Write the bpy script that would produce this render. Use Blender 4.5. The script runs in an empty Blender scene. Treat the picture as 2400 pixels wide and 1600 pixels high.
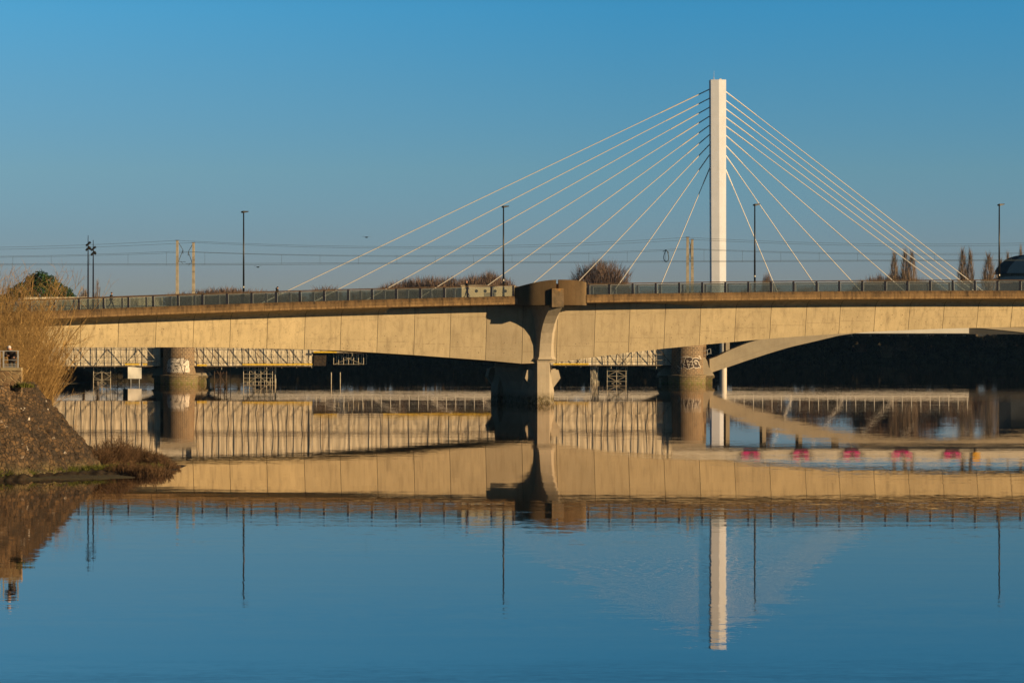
import bpy, math, random
import numpy as np
from mathutils import Vector, Matrix, noise
PI = math.pi
R = math.radians
sc = bpy.context.scene
C = sc.collection

# ---------------------------------------------------------------- camera
F = 9250.0          # focal length in photo pixels (2400 wide)
HOR = 780.0         # horizon row
CH = 7.5            # camera height over the water
cam = bpy.data.cameras.new('camera')
cam_o = bpy.data.objects.new('camera', cam)
C.objects.link(cam_o)
cam.sensor_width = 36.0
cam.lens = 36.0 * F / 2400.0
cam.shift_y = -20.0 / 2400.0
cam.clip_start = 1.0
cam.clip_end = 20000.0
cam_o.location = (0, 0, CH)
cam_o.rotation_euler = (R(90), 0, 0)
sc.camera = cam_o

# ---------------------------------------------------------------- light
SUN_AZ, SUN_EL = R(62.0), R(13.5)   # azimuth from straight behind the camera towards the right
sd = Vector((math.sin(SUN_AZ) * math.cos(SUN_EL), -math.cos(SUN_AZ) * math.cos(SUN_EL), math.sin(SUN_EL)))
sun = bpy.data.lights.new('sun', 'SUN')
sun.energy = 5.0
sun.angle = R(0.5)
sun.color = (1.0, 0.71, 0.37)
sun_o = bpy.data.objects.new('sun', sun)
C.objects.link(sun_o)
sun_o.rotation_euler = sd.to_track_quat('Z', 'Y').to_euler()
w = bpy.data.worlds.new('World')
sc.world = w
w.use_nodes = True
nt = w.node_tree
nt.nodes.clear()
out = nt.nodes.new('ShaderNodeOutputWorld')
bg = nt.nodes.new('ShaderNodeBackground')
sky = nt.nodes.new('ShaderNodeTexSky')
sky.sky_type = 'NISHITA'
sky.sun_disc = False
sky.sun_elevation = SUN_EL
sky.sun_rotation = math.atan2(sd.x, sd.y)
sky.altitude = 20
sky.air_density = 1.0
sky.dust_density = 0.6
sky.ozone_density = 3.0
tc = nt.nodes.new('ShaderNodeTexCoord')
mp = nt.nodes.new('ShaderNodeMapping')
mp.inputs['Scale'].default_value = (1, 1, 4.5)   # the deep blue starts low over the horizon on this clear winter evening
nt.links.new(tc.outputs['Generated'], mp.inputs['Vector'])
nt.links.new(mp.outputs['Vector'], sky.inputs['Vector'])
# colour grade of the air by elevation (mauve haze low, clear blue above)
sp = nt.nodes.new('ShaderNodeSeparateXYZ')
nt.links.new(tc.outputs['Generated'], sp.inputs[0])
rm = nt.nodes.new('ShaderNodeValToRGB')
els = rm.color_ramp.elements
K = 1.62
RAMP = [(0.0, (0.70, 0.56, 0.62)), (0.06, (0.72, 0.62, 0.68)), (0.10, (0.76, 0.76, 0.76)), (0.164, (0.80, 1.02, 0.92)), (0.25, (0.66, 1.28, 1.25)), (0.33, (0.50, 1.53, 1.60)), (0.55, (0.26, 0.75, 0.82)), (0.9, (0.12, 0.27, 0.27))]
els[0].position = RAMP[0][0]; els[0].color = (*[c / K for c in RAMP[0][1]], 1)
els[1].position = RAMP[-1][0]; els[1].color = (*[c / K for c in RAMP[-1][1]], 1)
for p_, c_ in RAMP[1:-1]:
    e_ = els.new(p_); e_.color = (*[c / K for c in c_], 1)
mm = nt.nodes.new('ShaderNodeMath'); mm.operation = 'MULTIPLY'; mm.inputs[1].default_value = 4.0
nt.links.new(sp.outputs['Z'], mm.inputs[0])
nt.links.new(mm.outputs[0], rm.inputs['Fac'])
# the sky is a little paler away from the darkest polarised band
xm = nt.nodes.new('ShaderNodeMapRange'); xm.inputs[1].default_value = 0.03; xm.inputs[2].default_value = -0.17
nt.links.new(sp.outputs['X'], xm.inputs[0])
zm_ = nt.nodes.new('ShaderNodeMapRange'); zm_.inputs[1].default_value = 0.025; zm_.inputs[2].default_value = 0.08
nt.links.new(sp.outputs['Z'], zm_.inputs[0])
xz = nt.nodes.new('ShaderNodeMath'); xz.operation = 'MULTIPLY'; nt.links.new(xm.outputs[0], xz.inputs[0]); nt.links.new(zm_.outputs[0], xz.inputs[1])
xr = nt.nodes.new('ShaderNodeMix'); xr.data_type = 'RGBA'
nt.links.new(xz.outputs[0], xr.inputs[0]); xr.inputs[6].default_value = (1, 1, 1, 1); xr.inputs[7].default_value = (1.75, 1.25, 1.15, 1)
x2 = nt.nodes.new('ShaderNodeMix'); x2.data_type = 'RGBA'; x2.blend_type = 'MULTIPLY'; x2.inputs[0].default_value = 1.0
nt.links.new(rm.outputs[0], x2.inputs[6]); nt.links.new(xr.outputs[2], x2.inputs[7])
ml = nt.nodes.new('ShaderNodeMix'); ml.data_type = 'RGBA'; ml.blend_type = 'MULTIPLY'; ml.inputs[0].default_value = 1.0
nt.links.new(sky.outputs[0], ml.inputs[6])
nt.links.new(x2.outputs[2], ml.inputs[7])
nt.links.new(ml.outputs[2], bg.inputs[0])
SKYRAMP = rm.color_ramp
bg.inputs[1].default_value = 0.127
nt.links.new(bg.outputs[0], out.inputs[0])
sc.view_settings.view_transform = 'Standard'
sc.view_settings.look = 'None'
sc.view_settings.exposure = 0.5
sc.view_settings.gamma = 1.0
sc.cycles.caustics_reflective = False
sc.cycles.max_bounces = 10
sc.cycles.transparent_max_bounces = 24

rnd = random.Random(11)

# ---------------------------------------------------------------- projection helpers (photo pixel + true distance -> point)
def W(px, py, Y):
    return Vector(((px - 1200.0) * Y / F, Y, CH - (py - HOR) * Y / F))
def WX(px, Y): return (px - 1200.0) * Y / F
def WZ(py, Y): return CH - (py - HOR) * Y / F

# ---------------------------------------------------------------- mesh builder
class MB:
    def __init__(s):
        s.v = []; s.f = []; s.m = []; s.uv = None; s.tone = {}
    def add(s, vs, fs, mi=0, tone=None):
        b = len(s.v)
        s.v += [tuple(v) for v in vs]
        for f in fs:
            if tone is not None: s.tone[len(s.f)] = tone
            s.f.append(tuple(b + i for i in f)); s.m.append(mi)
        return b
    def box(s, x0, x1, y0, y1, z0, z1, mi=0, tone=None):
        v = [(x, y, z) for z in (z0, z1) for y in (y0, y1) for x in (x0, x1)]
        s.add(v, [(0,2,3,1),(4,5,7,6),(0,1,5,4),(2,6,7,3),(0,4,6,2),(1,3,7,5)], mi, tone)
    def tube(s, p, q, r0, r1=None, n=6, mi=0, cap=True):
        if r1 is None: r1 = r0
        p = Vector(p); q = Vector(q); d = q - p
        if d.length < 1e-6: return
        d.normalize()
        a = d.orthogonal().normalized(); b = d.cross(a)
        vs = []
        for c, r in ((p, r0), (q, r1)):
            for i in range(n):
                t = 2 * PI * i / n
                vs.append(c + a * (r * math.cos(t)) + b * (r * math.sin(t)))
        fs = [(i, (i + 1) % n, n + (i + 1) % n, n + i) for i in range(n)]
        if cap: fs += [tuple(range(n))[::-1], tuple(range(n, 2 * n))]
        s.add(vs, fs, mi)
    def path(s, pts, r, n=6, mi=0):
        for i in range(len(pts) - 1):
            r0 = r[i] if isinstance(r, (list, tuple)) else r
            r1 = r[i + 1] if isinstance(r, (list, tuple)) else r
            s.tube(pts[i], pts[i + 1], r0, r1, n, mi, cap=(n > 4))
    def loft(s, rings, closed=True, caps=True, mi=0, tones=None):
        n = len(rings[0]); b = len(s.v)
        for r in rings: s.v += [tuple(p) for p in r]
        for k in range(len(rings) - 1):
            for i in range(n if closed else n - 1):
                j = (i + 1) % n
                if tones: s.tone[len(s.f)] = tones[k]
                s.f.append((b + k * n + i, b + k * n + j, b + (k + 1) * n + j, b + (k + 1) * n + i)); s.m.append(mi)
        if caps and closed:
            s.f.append(tuple(b + i for i in range(n))[::-1]); s.m.append(mi)
            s.f.append(tuple(b + (len(rings) - 1) * n + i for i in range(n))); s.m.append(mi)
    def lathe(s, prof, cx, cy, n=32, mi=0):
        s.loft([[(cx + r * math.cos(2 * PI * i / n), cy + r * math.sin(2 * PI * i / n), z) for i in range(n)] for r, z in prof], True, True, mi)
    def prism(s, poly, y0, y1, mi=0):   # poly in x,z extruded along y
        n = len(poly)
        s.add([(x, y0, z) for x, z in poly] + [(x, y1, z) for x, z in poly],
              [tuple(range(n)), tuple(range(n, 2 * n))[::-1]] + [(i, n + i, n + (i + 1) % n, (i + 1) % n) for i in range(n)], mi)
    def build(s, name, mats, parent=None, smooth=False, loc=None, rot=None):
        me = bpy.data.meshes.new(name)
        me.from_pydata(s.v, [], s.f)
        if not isinstance(mats, (list, tuple)): mats = [mats]
        for m in mats: me.materials.append(m)
        if len(mats) > 1: me.polygons.foreach_set('material_index', s.m)
        if s.tone:
            at = me.attributes.new('tone', 'FLOAT', 'FACE')
            at.data.foreach_set('value', [s.tone.get(i, 0.5) for i in range(len(s.f))])
        import bmesh
        if len(s.f) < 60000:
            bm = bmesh.new(); bm.from_mesh(me); bmesh.ops.recalc_face_normals(bm, faces=bm.faces); bm.to_mesh(me); bm.free()
        if smooth: me.polygons.foreach_set('use_smooth', [True] * len(me.polygons))
        me.update()
        o = bpy.data.objects.new(name, me)
        C.objects.link(o)
        if parent is not None: o.parent = parent
        if loc is not None: o.location = loc
        if rot is not None: o.rotation_euler = rot
        return o

def empty(name, loc=(0, 0, 0), rz=0):
    o = bpy.data.objects.new(name, None); C.objects.link(o)
    o.location = loc; o.rotation_euler = (0, 0, rz); o.empty_display_size = 0.5
    return o
def tag(o, label, cat, group=None):
    o['label'] = label; o['category'] = cat
    if group: o['group'] = group
    return o
def struct(o):
    o['kind'] = 'structure'; return o
def kids(o): return [c for c in bpy.data.objects if c.parent is o]
def copy_tree(o, parent=None):
    ch = kids(o)
    c = o.copy(); C.objects.link(c)
    if parent is not None: c.parent = parent
    for k in ch: copy_tree(k, c)
    return c

# ---------------------------------------------------------------- materials
def M_new(name):
    m = bpy.data.materials.new(name); m.use_nodes = True
    return m, m.node_tree, m.node_tree.nodes['Principled BSDF']
def N(t, k, **kw):
    n = t.nodes.new(k)
    for a, b in kw.items(): setattr(n, a, b)
    return n
def mixc(t, fac, a, b, mode='MIX'):
    n = N(t, 'ShaderNodeMix', data_type='RGBA', blend_type=mode)
    for i, v in ((0, fac), (6, a), (7, b)):
        if isinstance(v, (int, float)): n.inputs[i].default_value = v
        elif isinstance(v, tuple): n.inputs[i].default_value = (*v[:3], 1)
        else: t.links.new(v, n.inputs[i])
    return n.outputs[2]
def coords(t, scale=(1, 1, 1), kind='Object'):
    c = N(t, 'ShaderNodeTexCoord'); m = N(t, 'ShaderNodeMapping')
    m.inputs['Scale'].default_value = scale
    t.links.new(c.outputs[kind], m.inputs['Vector'])
    return m.outputs[0]
def nz(t, vec, scale, detail=4, rough=0.55, lo=0.35, hi=0.65, dist=0.0):
    n = N(t, 'ShaderNodeTexNoise'); n.inputs['Scale'].default_value = scale
    n.inputs['Detail'].default_value = detail; n.inputs['Roughness'].default_value = rough
    n.inputs['Distortion'].default_value = dist
    t.links.new(vec, n.inputs['Vector'])
    r = N(t, 'ShaderNodeMapRange'); r.inputs[1].default_value = lo; r.inputs[2].default_value = hi
    t.links.new(n.outputs[0], r.inputs[0])
    return r.outputs[0]
def bump(t, p, h, strength=0.3, dist=0.05):
    b = N(t, 'ShaderNodeBump'); b.inputs['Strength'].default_value = strength; b.inputs['Distance'].default_value = dist
    t.links.new(h, b.inputs['Height']); t.links.new(b.outputs[0], p.inputs['Normal'])
def plain(name, col, rough=0.6, metal=0.0, var=0.25, scale=3.0, spec=0.4):
    m, t, p = M_new(name)
    v = coords(t)
    d = tuple(c * (1 - var) for c in col); u = tuple(min(1, c * (1 + var * 0.6)) for c in col)
    t.links.new(mixc(t, nz(t, v, scale, 5), d, u), p.inputs['Base Color'])
    p.inputs['Roughness'].default_value = rough; p.inputs['Metallic'].default_value = metal
    p.inputs['Specular IOR Level'].default_value = spec
    return m

def concrete(name, base, dark, stain=0.5, tone=True, streak=True, rough=0.85, fine=True, tide=False):
    m, t, p = M_new(name)
    v = coords(t)
    col = mixc(t, nz(t, v, 0.45, 6, 0.6), tuple(c * 0.90 for c in base), tuple(min(1, c * 1.08) for c in base))
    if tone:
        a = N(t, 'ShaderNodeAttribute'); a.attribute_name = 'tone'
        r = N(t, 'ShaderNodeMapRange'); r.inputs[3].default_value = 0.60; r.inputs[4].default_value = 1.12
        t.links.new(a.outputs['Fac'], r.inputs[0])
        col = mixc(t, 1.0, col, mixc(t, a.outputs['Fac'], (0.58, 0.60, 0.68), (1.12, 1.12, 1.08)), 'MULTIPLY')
    if streak:
        vs = coords(t, (1.6, 1.6, 0.10))
        s1 = nz(t, vs, 1.4, 5, 0.65, 0.50, 0.78)
        k = N(t, 'ShaderNodeMath', operation='MULTIPLY'); t.links.new(s1, k.inputs[0]); k.inputs[1].default_value = stain
        col = mixc(t, k.outputs[0], col, dark)
    s2 = nz(t, v, 0.9, 9, 0.78, 0.53, 0.70, 1.6)
    k = N(t, 'ShaderNodeMath', operation='MULTIPLY'); t.links.new(s2, k.inputs[0]); k.inputs[1].default_value = stain * 0.8
    col = mixc(t, k.outputs[0], col, dark)
    if fine:
        s3 = nz(t, v, 9.0, 4, 0.7, 0.60, 0.72)
        k = N(t, 'ShaderNodeMath', operation='MULTIPLY'); t.links.new(s3, k.inputs[0]); k.inputs[1].default_value = 0.4 * stain
        col = mixc(t, k.outputs[0], col, tuple(c * 0.6 for c in dark))
    if tide:
        sp_ = N(t, 'ShaderNodeSeparateXYZ'); t.links.new(coords(t), sp_.inputs[0])
        r = N(t, 'ShaderNodeMapRange'); r.inputs[1].default_value = 1.25; r.inputs[2].default_value = 0.55; t.links.new(sp_.outputs['Z'], r.inputs[0])
        k = N(t, 'ShaderNodeMath', operation='MULTIPLY'); t.links.new(r.outputs[0], k.inputs[0]); t.links.new(nz(t, v, 3.0, 6, 0.75, 0.30, 0.55), k.inputs[1])
        col = mixc(t, k.outputs[0], col, mixc(t, nz(t, v, 8, 3, 0.6, 0.5, 0.6), (0.05, 0.038, 0.018), (0.22, 0.17, 0.08)))
    t.links.new(col, p.inputs['Base Color'])
    p.inputs['Roughness'].default_value = rough
    p.inputs['Specular IOR Level'].default_value = 0.25
    bump(t, p, nz(t, v, 5.0, 6, 0.7, 0.2, 0.8), 0.25, 0.03)
    return m

M = {}
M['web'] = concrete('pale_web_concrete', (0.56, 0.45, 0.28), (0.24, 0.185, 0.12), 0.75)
M['pier'] = concrete('pier_concrete', (0.40, 0.34, 0.26), (0.20, 0.16, 0.11), 0.55, tone=False, tide=True)
M['joint'] = plain('dark_joint', (0.05, 0.04, 0.035))
def fascia_mat():
    m, t, p = M_new('weathered_fascia')
    v = coords(t)
    vs = coords(t, (1.2, 1.2, 0.12))
    lichen = mixc(t, nz(t, vs, 1.8, 6, 0.7, 0.38, 0.66), (0.17, 0.105, 0.05), (0.035, 0.024, 0.016))
    lichen = mixc(t, nz(t, v, 14, 3, 0.6, 0.6, 0.75), lichen, (0.30, 0.24, 0.15))
    clean = mixc(t, nz(t, vs, 2.6, 5, 0.7, 0.4, 0.7), (0.34, 0.22, 0.105), (0.12, 0.075, 0.04))
    a = N(t, 'ShaderNodeAttribute'); a.attribute_name = 'tone'
    r = N(t, 'ShaderNodeMath', operation='ADD'); t.links.new(a.outputs['Fac'], r.inputs[0])
    w_ = nz(t, v, 2.2, 4, 0.6, 0.0, 1.0)
    k = N(t, 'ShaderNodeMath', operation='MULTIPLY_ADD'); t.links.new(w_, k.inputs[0]); k.inputs[1].default_value = 0.9; k.inputs[2].default_value = -0.45
    t.links.new(k.outputs[0], r.inputs[1])
    cl = N(t, 'ShaderNodeClamp'); t.links.new(r.outputs[0], cl.inputs[0])
    t.links.new(mixc(t, cl.outputs[0], lichen, clean), p.inputs['Base Color'])
    p.inputs['Roughness'].default_value = 0.9; p.inputs['Specular IOR Level'].default_value = 0.2
    bump(t, p, nz(t, v, 9, 6, 0.8, 0.2, 0.8), 0.6, 0.05)
    return m
M['fascia'] = fascia_mat()
M['rib'] = concrete('ribbed_brown_concrete', (0.31, 0.22, 0.125), (0.15, 0.10, 0.06), 0.5, tone=False)
def lichen_block():
    m, t, p = M_new('lichen_concrete')
    v = coords(t)
    col = mixc(t, nz(t, v, 1.6, 6, 0.7), (0.20, 0.14, 0.085), (0.10, 0.075, 0.045))
    sp_ = N(t, 'ShaderNodeSeparateXYZ'); t.links.new(coords(t), sp_.inputs[0])
    r = N(t, 'ShaderNodeMapRange'); r.inputs[1].default_value = 11.5; r.inputs[2].default_value = 12.5; t.links.new(sp_.outputs['Z'], r.inputs[0])
    k = N(t, 'ShaderNodeMath', operation='MULTIPLY'); t.links.new(r.outputs[0], k.inputs[0]); t.links.new(nz(t, v, 2.5, 6, 0.7, 0.42, 0.58), k.inputs[1])
    t.links.new(mixc(t, k.outputs[0], col, (0.42, 0.20, 0.03)), p.inputs['Base Color'])
    p.inputs['Roughness'].default_value = 0.95
    bump(t, p, nz(t, v, 6, 6, 0.8, 0.2, 0.8), 0.6, 0.05)
    return m
M['lichen'] = lichen_block()
M['rail_rust'] = plain('weathered_handrail', (0.075, 0.045, 0.025), 0.8, 0, 0.5, 1.2)
M['post_dark'] = plain('dark_blue_steel', (0.012, 0.014, 0.028), 0.7, 0.0, 0.2, 3, 0.1)
M['frame'] = plain('panel_frame_steel', (0.20, 0.22, 0.23), 0.5, 0.2, 0.2)
M['steel'] = plain('galvanised_steel', (0.42, 0.44, 0.46), 0.5, 0.3, 0.2)
M['black'] = plain('black_paint', (0.012, 0.013, 0.015), 0.4, 0.1)
M['white'] = plain('white_paint', (0.68, 0.66, 0.61), 0.5, 0, 0.06, 0.4)
M['pylon'] = plain('pylon_white_paint', (0.73, 0.77, 0.88), 0.5, 0, 0.05, 0.4)
M['cable'] = plain('pale_cable_sheath', (0.78, 0.73, 0.66), 0.45, 0, 0.05)
M['cable_shaded'] = plain('shaded_cable_sleeve', (0.06, 0.08, 0.11), 0.5, 0, 0.05)  # cable colour with the shadow on the right stays put in
M['scaffold'] = plain('scaffold_tube', (0.48, 0.43, 0.34), 0.45, 0.35, 0.2)
M['rope'] = plain('tarpaulin_lashing', (0.30, 0.22, 0.14), 0.8)
M['scaffold_dark'] = plain('rusty_scaffold_tube', (0.10, 0.06, 0.035), 0.6, 0.2, 0.3)
M['yellow'] = plain('yellow_toe_board', (0.75, 0.50, 0.04), 0.6, 0, 0.2)
M['wood'] = plain('scaffold_plank', (0.10, 0.07, 0.05), 0.8)
M['mast'] = plain('precast_mast_concrete', (0.36, 0.32, 0.25), 0.85, 0, 0.35, 1.0)
M['wire'] = plain('dark_wire', (0.05, 0.07, 0.08), 0.6)
def sheet_mat():
    m, t, p = M_new('cream_sheeting')
    v = coords(t); vs = coords(t, (1.0, 1, 0.15))
    col = mixc(t, nz(t, vs, 0.8, 6, 0.6, 0.3, 0.7), (0.62, 0.545, 0.42), (0.76, 0.68, 0.54))
    col = mixc(t, nz(t, vs, 2.2, 4, 0.6, 0.60, 0.78), col, (0.38, 0.30, 0.20))
    t.links.new(col, p.inputs['Base Color']); p.inputs['Roughness'].default_value = 0.6
    p.inputs['Specular IOR Level'].default_value = 0.3
    wv = N(t, 'ShaderNodeTexWave'); wv.inputs['Scale'].default_value = 0.35; wv.inputs['Distortion'].default_value = 9; wv.inputs['Detail'].default_value = 3
    t.links.new(coords(t, (1, 1, 0.6)), wv.inputs['Vector'])
    bump(t, p, wv.outputs['Fac'], 0.3, 0.12)
    return m
M['sheet'] = sheet_mat()
M['net'] = plain('brown_debris_net', (0.09, 0.065, 0.045), 0.9, 0, 0.5, 4)
M['arch'] = concrete('arch_concrete', (0.40, 0.345, 0.26), (0.22, 0.18, 0.13), 0.25, tone=False)
def brick_mat():
    m, t, p = M_new('granite_blocks')
    uv = N(t, 'ShaderNodeUVMap')
    b = N(t, 'ShaderNodeTexBrick')
    b.inputs['Color1'].default_value = (0.20, 0.14, 0.09, 1); b.inputs['Color2'].default_value = (0.085, 0.062, 0.045, 1)
    b.inputs['Mortar'].default_value = (0.42, 0.32, 0.20, 1)
    b.inputs['Scale'].default_value = 1; b.inputs['Mortar Size'].default_value = 0.028
    b.inputs['Brick Width'].default_value = 0.62; b.inputs['Row Height'].default_value = 0.30
    t.links.new(uv.outputs[0], b.inputs['Vector'])
    v = coords(t)
    col = mixc(t, nz(t, v, 2.2, 5, 0.6, 0.45, 0.75), b.outputs['Color'], (0.24, 0.15, 0.08))
    # green algae near the water
    sp_ = N(t, 'ShaderNodeSeparateXYZ'); t.links.new(coords(t), sp_.inputs[0])
    r = N(t, 'ShaderNodeMapRange'); r.inputs[1].default_value = 1.6; r.inputs[2].default_value = 0.1; t.links.new(sp_.outputs['Z'], r.inputs[0])
    k = N(t, 'ShaderNodeMath', operation='MULTIPLY'); t.links.new(r.outputs[0], k.inputs[0]); t.links.new(nz(t, v, 1.8, 5, 0.7, 0.35, 0.6), k.inputs[1])
    col = mixc(t, k.outputs[0], col, (0.13, 0.13, 0.025))
    t.links.new(col, p.inputs['Base Color']); p.inputs['Roughness'].default_value = 0.85
    bump(t, p, b.outputs['Fac'], 0.5, -0.03)
    return m
M['brick'] = brick_mat()
M['graffiti'] = plain('white_spray_paint', (0.62, 0.56, 0.50), 0.7, 0, 0.45, 3)
M['graffiti_dark'] = plain('dark_spray_paint', (0.035, 0.02, 0.015), 0.7, 0, 0.4, 5)
M['pink'] = plain('pink_spray_paint', (0.90, 0.012, 0.36), 0.7, 0, 0.2, 3)
M['sign_yellow'] = plain('yellow_sign_paint', (0.85, 0.45, 0.01), 0.5, 0, 0.1)
def glass_mat():
    m, t, p = M_new('green_tinted_glass')
    o = [n for n in t.nodes if n.type == 'OUTPUT_MATERIAL'][0]
    tr = N(t, 'ShaderNodeBsdfTransparent'); tr.inputs[0].default_value = (0.72, 0.75, 0.74, 1)
    gl = N(t, 'ShaderNodeBsdfGlossy'); gl.inputs['Roughness'].default_value = 0.03; gl.inputs[0].default_value = (0.9, 1, 0.97, 1)
    df = N(t, 'ShaderNodeBsdfDiffuse'); df.inputs[0].default_value = (0.13, 0.15, 0.14, 1)
    fr = N(t, 'ShaderNodeFresnel'); fr.inputs[0].default_value = 1.5
    a = N(t, 'ShaderNodeMixShader'); a.inputs[0].default_value = 0.07
    t.links.new(tr.outputs[0], a.inputs[1]); t.links.new(df.outputs[0], a.inputs[2])
    b = N(t, 'ShaderNodeMixShader'); t.links.new(fr.outputs[0], b.inputs[0]); t.links.new(a.outputs[0], b.inputs[1]); t.links.new(gl.outputs[0], b.inputs[2])
    t.links.new(b.outputs[0], o.inputs[0])
    return m
M['glass'] = glass_mat()
def foliage(name, a, b, scale=0.8, rough=0.8):
    m, t, p = M_new(name)
    v = coords(t)
    t.links.new(mixc(t, nz(t, v, scale, 4, 0.6, 0.38, 0.62), a, b), p.inputs['Base Color'])
    p.inputs['Roughness'].default_value = rough; p.inputs['Specular IOR Level'].default_value = 0.2
    return m
M['twig'] = foliage('bare_twigs', (0.085, 0.055, 0.045), (0.17, 0.115, 0.085), 0.25)
M['twig_pale'] = foliage('pale_poplar_twigs', (0.15, 0.11, 0.085), (0.27, 0.20, 0.14), 0.3)
M['willow'] = foliage('golden_willow_stems', (0.19, 0.115, 0.04), (0.55, 0.36, 0.14), 1.3)
M['willow_dark'] = foliage('brown_willow_stems', (0.07, 0.04, 0.02), (0.17, 0.10, 0.045), 0.5)
M['scrub'] = foliage('reddish_scrub_twigs', (0.075, 0.045, 0.025), (0.21, 0.125, 0.065), 2.0)
M['grass'] = foliage('river_grass', (0.035, 0.05, 0.010), (0.17, 0.17, 0.035), 2.5)
M['evergreen'] = foliage('dark_evergreen_leaves', (0.006, 0.028, 0.004), (0.035, 0.080, 0.012), 0.9)
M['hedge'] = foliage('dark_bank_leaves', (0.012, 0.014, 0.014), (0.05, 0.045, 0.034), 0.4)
M['bark'] = plain('bark', (0.10, 0.075, 0.05), 0.9)

# ================================================================ SETTING: water and ground
def water_mat():
    m, t, p = M_new('river_water')
    p.inputs['Base Color'].default_value = (0.010, 0.022, 0.030, 1)
    p.inputs['Roughness'].default_value = 0.012
    p.inputs['IOR'].default_value = 1.333
    g = N(t, 'ShaderNodeNewGeometry')
    def layer(scale, amp, detail=2.0, rough=0.5):
        mp_ = N(t, 'ShaderNodeMapping'); mp_.inputs['Scale'].default_value = scale
        t.links.new(g.outputs['Position'], mp_.inputs['Vector'])
        n = N(t, 'ShaderNodeTexNoise'); n.inputs['Scale'].default_value = 1.0; n.inputs['Detail'].default_value = detail; n.inputs['Roughness'].default_value = rough
        t.links.new(mp_.outputs[0], n.inputs['Vector'])
        s = N(t, 'ShaderNodeVectorMath', operation='SUBTRACT'); t.links.new(n.outputs['Color'], s.inputs[0]); s.inputs[1].default_value = (0.5, 0.5, 0.5)
        k = N(t, 'ShaderNodeVectorMath', operation='MULTIPLY'); t.links.new(s.outputs[0], k.inputs[0]); k.inputs[1].default_value = (amp, amp, 0)
        return k.outputs[0]
    a = layer((0.55, 1.3, 1), 0.0062, 3.0)
    b0 = layer((0.07, 0.18, 1), 0.0024, 2.0)
    b1 = layer((0.10, 0.62, 1), 0.0050, 2.0)
    bb = N(t, 'ShaderNodeVectorMath', operation='ADD'); t.links.new(b0, bb.inputs[0]); t.links.new(b1, bb.inputs[1]); b = bb.outputs[0]
    c = layer((3.0, 7.0, 1), 0.0105, 2.0)
    # wind lanes: broad patches where the fine chop is stronger
    mp_ = N(t, 'ShaderNodeMapping'); mp_.inputs['Scale'].default_value = (0.012, 0.045, 1)
    t.links.new(g.outputs['Position'], mp_.inputs['Vector'])
    msk = nz(t, mp_.outputs[0], 1.0, 3, 0.55, 0.35, 0.7)
    mk = N(t, 'ShaderNodeMath', operation='MULTIPLY_ADD'); t.links.new(msk, mk.inputs[0]); mk.inputs[1].default_value = 1.7; mk.inputs[2].default_value = 0.35
    ac = N(t, 'ShaderNodeVectorMath', operation='ADD'); t.links.new(a, ac.inputs[0]); t.links.new(c, ac.inputs[1])
    sc_ = N(t, 'ShaderNodeVectorMath', operation='SCALE'); t.links.new(ac.outputs[0], sc_.inputs[0]); t.links.new(mk.outputs[0], sc_.inputs['Scale'])
    ad = N(t, 'ShaderNodeVectorMath', operation='ADD'); t.links.new(sc_.outputs[0], ad.inputs[0]); t.links.new(b, ad.inputs[1])
    ad2 = N(t, 'ShaderNodeVectorMath', operation='ADD'); t.links.new(ad.outputs[0], ad2.inputs[0]); ad2.inputs[1].default_value = (0, 0, 1)
    ps = N(t, 'ShaderNodeSeparateXYZ'); t.links.new(g.outputs['Position'], ps.inputs[0])
    cal = N(t, 'ShaderNodeMapRange', interpolation_type='SMOOTHSTEP'); cal.inputs[1].default_value = 115; cal.inputs[2].default_value = 215; cal.inputs[3].default_value = 1.0; cal.inputs[4].default_value = 0.48
    t.links.new(ps.outputs['Y'], cal.inputs[0])      # the reach beyond the bend lies sheltered and calmer
    cl_ = N(t, 'ShaderNodeVectorMath', operation='SCALE'); t.links.new(ad.outputs[0], cl_.inputs[0]); t.links.new(cal.outputs[0], cl_.inputs['Scale'])
    t.links.new(cl_.outputs[0], ad2.inputs[0])
    nm = N(t, 'ShaderNodeVectorMath', operation='NORMALIZE'); t.links.new(ad2.outputs[0], nm.inputs[0])
    t.links.new(nm.outputs[0], p.inputs['Normal'])
    # river water: dark body seen through a slightly absorbing, Fresnel-weighted mirror
    gl = N(t, 'ShaderNodeBsdfGlossy'); gl.inputs[0].default_value = (0.90, 0.84, 0.815, 1); gl.inputs['Roughness'].default_value = 0.012; t.links.new(nm.outputs[0], gl.inputs['Normal'])
    df = N(t, 'ShaderNodeBsdfDiffuse'); df.inputs[0].default_value = (0.012, 0.018, 0.020, 1)
    fr = N(t, 'ShaderNodeFresnel'); fr.inputs[0].default_value = 1.333; t.links.new(nm.outputs[0], fr.inputs['Normal'])
    mx = N(t, 'ShaderNodeMixShader'); t.links.new(fr.outputs[0], mx.inputs[0]); t.links.new(df.outputs[0], mx.inputs[1]); t.links.new(gl.outputs[0], mx.inputs[2])
    o = [q for q in t.nodes if q.type == 'OUTPUT_MATERIAL'][0]; t.links.new(mx.outputs[0], o.inputs[0])
    t.nodes.remove(p)
    return m
M['water'] = water_mat()
mb = MB()
mb.add([(-700, -100, 0), (700, -100, 0), (700, 1100, 0), (-700, 1100, 0)], [(0, 1, 2, 3)])
struct(mb.build('river_water', M['water']))

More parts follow.
